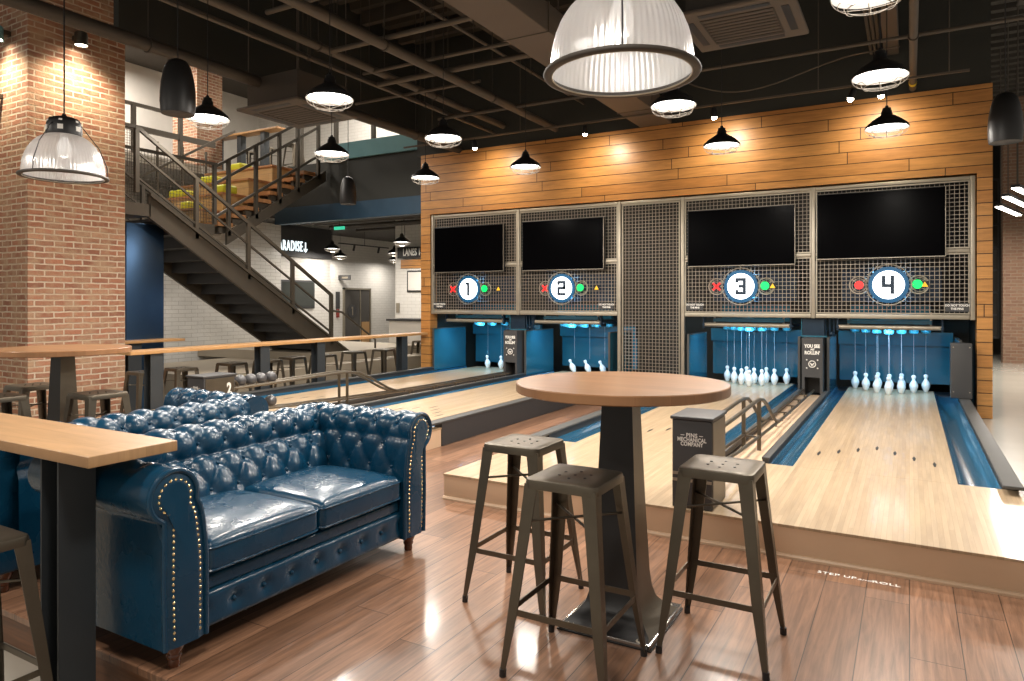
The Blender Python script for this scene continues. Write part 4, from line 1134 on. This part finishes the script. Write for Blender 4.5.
# flat duct
r = thing('air_duct', 'flat taupe air duct running to the top of the wood wall', 'duct')
bb = MB(); bb.bbox(-3.62,-3.12,1.0,10.34,4.13,4.42,.01); bb.build('casing', M['duct'], r)
bb = MB()
for y in (3.0,4.6,6.2,7.8,9.4): bb.box(-3.63,-3.11,y-.012,y+.012,4.122,4.43)
bb.build('seam_flanges', M['pipe'], r)
for y in (3.8,7.0,9.8):
    bb = MB(); bb.cyl((-3.4,y,4.42),(-3.4,y,6.2),.008,6); bb.build('hanger', M['pipe'], r)
r = thing('air_duct', 'narrow brown box duct with conduits above lane four', 'duct')
bb = MB(); bb.bbox(-.29,-.12,2.0,10.36,4.66,4.9,.01); bb.build('casing', M['duct'], r)
bb = MB()
for k in range(3): bb.cyl((-.34-.05*k,2.0,4.72),(-.34-.05*k,10.36,4.72),.018,8)
bb.build('conduits', M['pipe'], r)
for k, (x, lab) in enumerate(((-5.5,'steel roof beam above lanes one and two'),(-2.4,'steel roof beam above lane three'),(1.4,'steel roof beam towards the corridor'))):
    y1 = 11.9 if x > -7 else 11.4
    bb = MB(); bb.prism([(x-.11,5.55),(x+.11,5.55),(x+.11,5.57),(x+.01,5.57),(x+.01,5.95),(x+.11,5.95),(x+.11,5.97),(x-.11,5.97),(x-.11,5.95),(x-.01,5.95),(x-.01,5.57),(x-.11,5.57)], -4, y1, 'y')
    struct(bb.build('beam_roof', M['pipedark']))
for k in range(12):
    bb = MB(); y = .2+.95*k; bb.box(-7.8,1.3,y-.05,y+.05,5.975,6.19); struct(bb.build('beam_joist', M['pipedark']))
def cassette(x0, x1, y0, y1, z, label, deep):
    r = thing('air_conditioner', label, 'air conditioner', (0,0,0), 0, 'ceiling air conditioners')
    cx, cy = (x0+x1)/2, (y0+y1)/2
    bb = MB(); bb.rbox((cx,cy,z+.02),(x1-x0,y1-y0,.04),.016); fc = bb.build('fascia', M['duct'], r)
    bb = MB(); i_ = (x1-x0)*.09; bb.box(x0+i_,x1-i_,y0+i_,y1-i_,z+.04,z+deep); bb.build('casing', M['pipedark'], r)
    w = (x1-x0)*.30
    bb = MB()
    for k in range(9): bb.box(cx-w,cx+w,cy-w+.012+k*(2*w-.024)/8-.012,cy-w+.012+k*(2*w-.024)/8+.012,z-.006,z-.001)
    bb.box(cx-w-.01,cx+w+.01,cy-w-.01,cy-w,z-.008,z).box(cx-w-.01,cx+w+.01,cy+w,cy+w+.01,z-.008,z).box(cx-w-.01,cx-w,cy-w,cy+w,z-.008,z).box(cx+w,cx+w+.01,cy-w,cy+w,z-.008,z)
    bb.build('grille', M['pipedark'], fc)
    for (ax, ay) in ((1,0),(-1,0),(0,1),(0,-1)):
        e = (x1-x0)*.40
        bb = MB()
        if ax: bb.box(cx+ax*e-.03,cx+ax*e+.03,cy-w,cy+w,z-.003,z-.0005)
        else: bb.box(cx-w,cx+w,cy+ay*e-.03,cy+ay*e+.03,z-.003,z-.0005)
        bb.build('air_slot', M['black'], fc)
    for (ax, ay) in ((1,1),(-1,1),(1,-1),(-1,-1)):
        bb = MB(); bb.cyl((cx+ax*(x1-x0)*.4,cy+ay*(y1-y0)*.4,z+.04),(cx+ax*(x1-x0)*.4,cy+ay*(y1-y0)*.4,6.2),.007,6); bb.build('hanger', M['pipe'], r)
    return r
cassette(-1.72,-.77,5.72,6.66,3.81,'square ceiling air conditioner cassette hanging above lane three', .28)
cassette(-7.28,-6.22,5.83,6.86,3.81,'boxy ceiling air conditioner hanging in front of the stairs', .40)

# ================================================================== STAIRS
S = M['stairsteel']
def zl(y): return 2.92-.615*(y-6.47)
r = thing('staircase', 'dark bronze steel staircase climbing behind the drink ledge', 'staircase')
for x, nm in ((-9.8,'near'),(-11.2,'far')):
    bb = MB(); bb.prism([(6.3,zl(6.3)),(11.2,zl(11.2)),(11.2,LOW),(10.9,LOW),(6.3,zl(6.3)-.34)], x-.03, x+.03, 'x'); bb.build('stringer', S, r)
    bb = MB(); bb.prism([(6.3,zl(6.3)+.02),(11.2,zl(11.2)+.02),(11.2,zl(11.2)-.02),(6.3,zl(6.3)-.02)], x-.03, x+.07, 'x'); bb.build('stringer_flange', S, r)
for i in range(1, 17):
    z = LOW+.1795*i; y = 6.47+(2.92-z-.06)/.615
    bb = MB(); bb.box(-11.17,-9.83,y-.30,y+.02,z-.04,z).box(-11.17,-9.83,y+.0,y+.015,z-.18,z-.04); bb.build('tread', M['charcoal'], r)
bb = MB(); bb.box(-11.3,-9.77,5.0,6.32,2.70,2.88).box(-14.2,-11.3,5.0,8.58,2.70,2.88); bb.build('landing', S, r)
PY = (6.12,7.1,8.1,9.08,10.06)
for x in (-9.8,-11.2):
    for y in PY:
        bb = MB(); bb.box(x-.03,x+.03,y-.03,y+.03,zl(y)-.1,zl(y)+.86); bb.build('post', S, r)
    for k, dz in enumerate((.86,.50,.13)):
        bb = MB(); bb.bar((x,6.12,zl(6.12)+dz),(x,10.08,zl(10.08)+dz),.05 if k == 0 else .03,.05 if k == 0 else .03); bb.build('handrail' if k == 0 else 'rail', S, r)
    bb = MB(); bb.tube([(x,10.06,zl(10.06)+.55),(x,10.35,zl(10.06)+.52),(x,11.35,zl(11.35)+.72),(x,11.35,LOW)], .022, 8); bb.build('end_handrail', S, r)
bb = MB(); bb.bar((-9.8,4.2,3.99),(-9.8,6.12,3.99),.05,.05); bb.build('handrail', S, r)
bb = MB()
for k in range(32): bb.box(-9.803,-9.797,5.0+k*.035-.002,5.0+k*.035+.002,2.9,3.95)
for k in range(28): bb.box(-9.803,-9.797,5.0,6.1,2.92+k*.037-.002,2.92+k*.037+.002)
bb.build('landing_mesh', S, r, fix=False)
# stadium seating with its side stair
r = thing('tiered_seating', 'golden wood tiered seating stepping up to the mezzanine beside the stairs', 'tiered seating')
for k in range(4):
    y0 = 8.60+.62*k; zt = 3.20+.38*k
    bb = MB(); bb.box(-14.1,-11.9,y0,y0+.60,zt-(.31 if k == 0 else .42),zt); t = bb.build('tier', M['tierwood'], r)
    bb = MB(); bb.box(-14.1,-11.87,y0-.03,y0+.59,zt,zt+.04); bb.build('seat_board', M['treadwood'], t)
for k in range(8):
    y0 = 8.75+.31*k; z = 2.96+.19*k
    bb = MB(); bb.box(-11.86,-11.43,y0,y0+.34,z-.075,z); t = bb.build('step', M['treadwood'], r)
    bb = MB(); bb.box(-11.80,-11.72,y0+.05,y0+.30,z-.20,z-.075); bb.build('bracket', S, t)
    bb = MB(); bb.box(-11.56,-11.48,y0+.05,y0+.30,z-.20,z-.075); bb.build('bracket', S, t)
bb = MB()
for k in range(36): bb.box(-11.333,-11.327,6.5+k*.06-.003,6.5+k*.06+.003,2.9,4.0)
for k in range(18): bb.box(-11.333,-11.327,6.5,8.6,2.93+k*.06-.003,2.93+k*.06+.003)
bb.build('guard_mesh', S, r, fix=False)
bb = MB(); bb.bar((-11.33,6.4,4.02),(-11.33,8.65,4.02),.05,.05); bb.build('guard_rail', S, r)
for y in (6.45,8.6):
    bb = MB(); bb.box(-11.36,-11.305,y-.03,y+.03,2.886,4.0); bb.build('post', S, r)
def zs(y): return 2.80+.615*(y-8.95)
bb = MB(); bb.prism([(8.9,zs(8.9)),(11.5,zs(11.5)),(11.5,zs(11.5)-.24),(8.9,zs(8.9)-.24)], -11.42, -11.36, 'x'); bb.build('stringer', S, r)
for y in (8.95,9.6,10.2,10.7,11.3):
    bb = MB(); bb.box(-11.42,-11.36,y-.035,y+.035,zs(y)-.1,zs(y)+1.37); bb.build('post', S, r)
for dz, nm in ((1.37,'handrail'),(1.05,'rail'),(.42,'rail')):
    bb = MB(); bb.bar((-11.39,8.6,zs(8.6)+dz),(-11.39,11.3,zs(11.3)+dz),.04,.05); bb.build(nm, S, r)
for y in (9.3,9.9,10.5):
    bb = MB(); bb.box(-14.16,-14.12,y-.02,y+.02,3.4,4.9); bb.build('thin_post', S, r)
bb = MB(); bb.bar((-14.14,8.9,zs(8.9)+1.3),(-14.14,11.3,zs(11.3)+1.3),.04,.05); bb.build('far_handrail', S, r)
for k, (x, y, z, w, lab) in enumerate(((-13.5,9.45,3.622,.46,'yellow cushion on the second tier, furthest from the handrail'), (-12.45,8.92,3.242,.26,'narrow yellow cushion on the lowest tier'),
        (-13.35,10.08,4.002,.42,'yellow cushion on the third tier'), (-12.1,9.45,3.622,.30,'yellow cushion on the second tier next to the steps'), (-13.2,10.72,4.382,.34,'yellow cushion on the top tier'))):
    bb = MB(); bb.rbox((0,0,.09),(w,.35,.18),.05,(2,2,1)); o = bb.build('seat_cushion', M['yellow'], None, 60, (x,y,z)); o.name = 'yellow_cushion'; tag(o, lab, 'cushion', 'yellow cushions on the tiered seating')
# ledge and stools on the mezzanine
r = thing('mezzanine_ledge', 'wooden drink ledge on dark posts along the mezzanine edge', 'table')
bb = MB(); bb.bbox(-15.95,-13.2,11.75,12.05,5.61,5.66,.004); bb.build('tabletop', M['railmaple'], r)
for x in (-15.5,-14.65,-13.8):
    bb = MB(); bb.box(x-.07,x+.07,11.82,11.98,4.58,5.61); bb.build('leg', M['legpaint'], r)
for k, x in enumerate((-15.0,-14.2,-13.35)):
    stool(x, 12.42, 4.58, 'bar stool at the mezzanine ledge, %s from the brick column' % ORD[k], 0, 'stools on the mezzanine')
r = thing('mezzanine_guardrail', 'dark guardrail at the head of the stairs on the mezzanine', 'railing')
for x in (-12.4,-11.3,-10.2,-9.1):
    bb = MB(); bb.box(x-.04,x+.04,11.72,11.8,4.58,7.4); bb.build('post', S, r)
bb = MB(); bb.bar((-12.9,11.76,5.6),(-8.1,11.76,5.6),.05,.05); bb.build('handrail', S, r)
for y in (7.8,8.9,10.0):
    bb = MB(); bb.box(-14.40,-14.32,y-.04,y+.04,4.58,5.62); bb.build('post', S, r)
for z, h in ((5.65,.07),(5.15,.12)):
    bb = MB(); bb.bar((-14.36,7.7,z),(-14.36,10.9,z),.07,h); bb.build('side_rail', S, r)

# ================================================================== UNDER THE MEZZANINE
r = thing('illuminated_sign', 'black fascia sign with glowing PARADISE lettering and down arrow', 'sign')
bb = MB(); bb.box(-14.0,-13.93,11.88,14.33,2.60,3.42); bb.build('fascia', M['charcoal'], r)
bb = MB(); text_mb(bb, 'PARADISE', .38, (-13.92,12.79,2.87), '+x', .47, .001, .01, 1.22)
bb.box(-13.925,-13.915,13.335,13.365,2.78,3.0); bb.prism([(13.29,2.80),(13.35,2.73),(13.41,2.80),(13.41,2.84),(13.35,2.78),(13.29,2.84)], -13.925, -13.915, 'x')
bb.build('lettering', M['signglow'], r)
r = thing('wall_panel', 'smoked glossy panel on the white brick under the PARADISE sign', 'panel')
bb = MB(); bb.bbox(-14.0,-13.96,12.55,13.72,1.25,2.0,.006); bb.build('frame', M['charcoal'], r)
bb = MB(); bb.box(-13.96,-13.955,12.6,13.67,1.3,1.95); bb.build('glass', M['blackglass'], r)
b = MB(); b.box(-16.0,-15.97,17.0,18.2,LOW,1.82); d1 = struct(b.build('door_1', M['winglass']))
bb = MB(); bb.box(-16.0,-15.94,16.94,17.0,LOW,1.88).box(-16.0,-15.94,18.2,18.26,LOW,1.88).box(-16.0,-15.94,16.94,18.26,1.82,1.88).box(-15.97,-15.95,17.72,17.76,LOW,1.82); bb.build('door_frame', M['galv'], d1)
bb = MB(); bb.lathe([(.0001,0),(.21,0),(.21,.012),(.0001,.012)], 28, Matrix.Translation((-15.96,17.35,1.12)) @ Matrix.Rotation(PI/2,4,'Y')); bb.build('round_badge', M['charcoal'], d1)
bb = MB(); bb.box(-15.946,-15.94,17.33,17.37,.98,1.26).box(-15.946,-15.94,17.30,17.33,1.20,1.26); bb.build('badge_numeral', M['tubegrey'], d1)
bb = MB(); bb.box(-15.968,-15.95,17.8,18.18,LOW,.75); bb.build('door_panel', M['tan'], d1)
r = thing('projecting_sign', 'small black projecting sign above the glass door', 'sign')
bb = MB(); bb.box(-16.0,-15.5,16.75,16.78,2.12,2.28); bb.build('plate', M['charcoal'], r)
bb = MB(); bb.box(-15.85,-15.6,16.744,16.75,2.17,2.23); bb.build('lettering_bar', M['tubegrey'], r)
bb = MB(); bb.box(-15.99,-15.96,16.62,16.78,1.2,1.75); o = bb.build('notice_sign', M['charcoal']); q = MB(); q.box(-15.99,-15.958,16.64,16.76,.92,1.195); q.build('red_panel', M['redpaint'], o); tag(o, 'narrow red and dark notice strip beside the glass door', 'notice')
b = MB(); b.box(-11.5,-7.9,14.1,14.25,LOW,3.55); struct(b.build('wall_service', M['whitebrick']))
b = MB(); b.box(-11.3,-7.9,14.07,14.1,2.28,2.5); struct(b.build('trim_6', M['woodwall']))
r = thing('hanging_sign', 'black LANES sign with pale lettering hanging beside the wood wall', 'sign')
bb = MB(); bb.box(-11.32,-10.2,13.96,14.0,2.53,2.81); bb.build('plate', M['black'], r)
bb = MB(); text_mb(bb, 'LANES 1-4', .25, (-10.80,13.957,2.67), '-y', .58, .006, .003, 1.05); bb.build('lettering', M['white'], r)
bb = MB(); bb.cyl((-11.1,13.98,2.81),(-11.1,13.98,3.55),.008,6).cyl((-10.4,13.98,2.81),(-10.4,13.98,3.55),.008,6); bb.build('hanger', M['black'], r)
r = thing('picture_frame', 'dark framed white picture on the wall beside the wood wall', 'picture')
bb = MB(); bb.box(-11.1,-10.0,14.07,14.1,1.68,2.22); bb.build('frame', M['black'], r)
bb = MB(); bb.box(-11.06,-10.04,14.06,14.07,1.72,2.18); bb.build('print', M['plaster'], r)
r = thing('service_counter', 'white service counter half hidden by the wood wall edge', 'counter')
bb = MB(); bb.box(-10.75,-8.2,12.95,13.5,LOW,.98); bb.build('body', M['plaster'], r)
bb = MB(); bb.box(-10.8,-8.2,12.9,13.55,.98,1.03); bb.build('worktop', M['charcoal'], r)
r = thing('switch_panel', 'grey switch box and notice on the white brick corner', 'switch')
bb = MB(); bb.box(-11.515,-11.5,14.11,14.2,.8,1.15); bb.box(-11.47,-11.33,14.07,14.1,.35,.95).box(-11.45,-11.36,14.07,14.1,1.15,1.4); bb.build('plate', M['tubegrey'], r)
r = thing('light_track', 'short black lighting track with two spot heads under the mezzanine', 'light track')
bb = MB(); bb.box(-13.0,-12.96,13.6,15.6,2.95,2.98).cyl((-12.98,14.6,2.98),(-12.98,14.6,3.55),.008,6); bb.build('rail', M['black'], r)
for y in (14.2,15.2):
    bb = MB(); bb.cyl((-12.98,y,2.95),(-13.02,y,2.80),.03,10); bb.build('spot_head', M['black'], r)
r = thing('exit_light', 'small green exit light under the navy beam', 'light')
bb = MB(); bb.box(-11.6,-11.3,12.0,12.04,3.1,3.17); bb.build('box', M['exitgreen'], r)
bb = MB(); bb.cyl((-11.45,12.02,3.17),(-11.45,12.02,3.55),.006,6); bb.build('hanger_rod', M['black'], r)
for k in range(5):
    pipe = MB(); pipe.cyl((-13,12.3+.5*k,3.35+.03*(k%2)),(-7.9,12.3+.5*k,3.35+.03*(k%2)),.04,8); o = pipe.build('service_pipe', M['pipedark']); h = MB(); h.cyl((-11,12.3+.5*k,3.38),(-11,12.3+.5*k,3.55),.01,5); h.build('hanger', M['pipedark'], o); tag(o, 'dark service pipe under the mezzanine, %s behind the navy beam' % ['first','second','third','fourth','fifth'][k], 'pipe', 'service pipes under the mezzanine')
# partition edge at the far corner of lane 4
r = thing('end_post', 'dark end post standing at the corner of the lane four approach', 'post')
bb = MB(); bb.bbox(.745,.82,5.72,5.80,0,.82,.008); bb.build('post', M['charcoal'], r)
bb = MB(); bb.bbox(.735,.83,5.71,5.81,.82,.86,.006); bb.build('cap', M['cap'], r)

# ================================================================== LIGHT
def area(name, loc, size, power, col=(1,.86,.70), rot=(0,0,0), shape='DISK', sy=None, spread=PI):
    l = bpy.data.lights.new(name, 'AREA'); l.shape = shape; l.size = size
    if sy: l.size_y = sy
    l.energy = power; l.color = col; l.spread = spread
    o = bpy.data.objects.new(name, l); COL.objects.link(o); o.location = loc; o.rotation_euler = rot
    return o
def point(name, loc, power, col=(1,.86,.70), rad=.1):
    l = bpy.data.lights.new(name, 'POINT'); l.energy = power; l.color = col; l.shadow_soft_size = rad
    o = bpy.data.objects.new(name, l); COL.objects.link(o); o.location = loc; return o
def spotl(name, loc, tgt, power, ang=60, blend=.6, col=(1,.82,.58), rad=.04):
    l = bpy.data.lights.new(name, 'SPOT'); l.energy = power; l.color = col; l.spot_size = math.radians(ang); l.spot_blend = blend; l.shadow_soft_size = rad
    o = bpy.data.objects.new(name, l); COL.objects.link(o); o.location = loc
    o.rotation_euler = (Vector(tgt)-Vector(loc)).to_track_quat('-Z','Y').to_euler(); return o
WARM = (1,.92,.82)
for (x, y) in LAMPS: area('lamp_and_fill_light', (x, y, ZL-.095), .33, 52, WARM)
for (x, y) in ((-.9,1.0),(-3.2,.2),(-5.2,.8),(-7.2,1.2),(-3.2,3.6)): area('lamp_and_fill_light', (x, y, 3.3), .4, 50, WARM)  # added fill lights on the camera side, no lamp fixtures here
for (x, y, z) in ((-1.016,2.675,2.372),(-5.87,3.066,2.445)): point('bell_light', (x, y, z+.12), 1.3, (1,.97,.94), .03)
for x, tz, lab in WASH: spotl('wash_light', (x, 9.63, 3.96), (x, YW, tz-.25), 72, 125, 1.0, (1,.86,.66))
spotl('column_light', (-8.80,4.93,4.66), (-9.15,4.93,2.4), 170, 130, 1.0, (1,.86,.64))
spotl('column_light', (-9.62,4.00,4.62), (-9.62,4.36,2.4), 150, 130, 1.0, (1,.86,.64))
BLUE = (.06,.42,1.0)
for cx in (-.22,-2.09,-4.91,-6.78):
    area('deck_light', (cx, 10.60, 1.045), 1.1, 13, (.11,.58,1.0), (math.radians(30),0,0), 'RECTANGLE', .05)
    area('deck_white', (cx, 10.55, 1.045), 1.0, 3, (.85,.95,1.0), (math.radians(40),0,0), 'RECTANGLE', .04)
for cx in (-.238,-2.098,-4.934,-6.748):
    for a in (PI/4, 3*PI/4, 5*PI/4, 7*PI/4): point('number_halo_light', (cx+.25*cos(a), 10.335, 1.66+.25*sin(a)), .5, (.06,.42,1.0), .012)
for (x, y) in ((-13.35,13.75),(-15.4,16.2),(-10.44,13.04),(-13.0,15.9),(-15.2,18.6),(-12.5,12.6),(-10,12.9)): area('lamp_and_fill_light', (x, y, 2.76), .33, 30, WARM)  # pendant lights, plus a last pair that has no fixtures
for (x, y, p) in ((-12.0,13.0,150),(-15.8,9.5,170),(-9.6,13.2,90),(-13.0,7.5,150)): area('upper_light', (x, y, 7.3), 1.0, p, WARM)
for (x, y) in ((-9.2,7.0),(-9.0,9.6),(-11.9,8.0)): area('lamp_and_fill_light', (x, y, 4.2 if x > -11 else 2.6), .4, 60 if x > -11 else 25, WARM)  # lights over concourse and stairs, no lamp fixtures at these points
for (x, y, p) in ((1.7,17.6,120),(1.7,15.2,90),(1.7,14.1,70),(2.0,11.5,50)): area('corridor_light', (x, y, 3.15), .5, p, WARM)
w = bpy.data.worlds.new('room_ambience'); sc.world = w; w.use_nodes = True
w.node_tree.nodes['Background'].inputs[0].default_value = (1,.9,.78,1); w.node_tree.nodes['Background'].inputs[1].default_value = .42

# ================================================================== CAMERA
cam = bpy.data.cameras.new('camera'); cam.sensor_width = 36; cam.lens = 697/1024*36; cam.shift_y = -39.5/1024; cam.clip_start = .05
co = bpy.data.objects.new('camera', cam); COL.objects.link(co); co.location = (0,0,1.45); co.rotation_euler = (PI/2, 0, math.radians(29.7)); sc.camera = co
sc.view_settings.view_transform = 'Standard'; sc.view_settings.look = 'None'; sc.view_settings.gamma = 1; sc.view_settings.use_curve_mapping = False
sc.view_settings.exposure = 0.0
sc.cycles.max_bounces = 7; sc.cycles.diffuse_bounces = 4; sc.cycles.glossy_bounces = 4; sc.cycles.transparent_max_bounces = 12
sc.cycles.sample_clamp_indirect = 6; sc.cycles.caustics_reflective = False; sc.cycles.caustics_refractive = False
sc.cycles.use_denoising = True
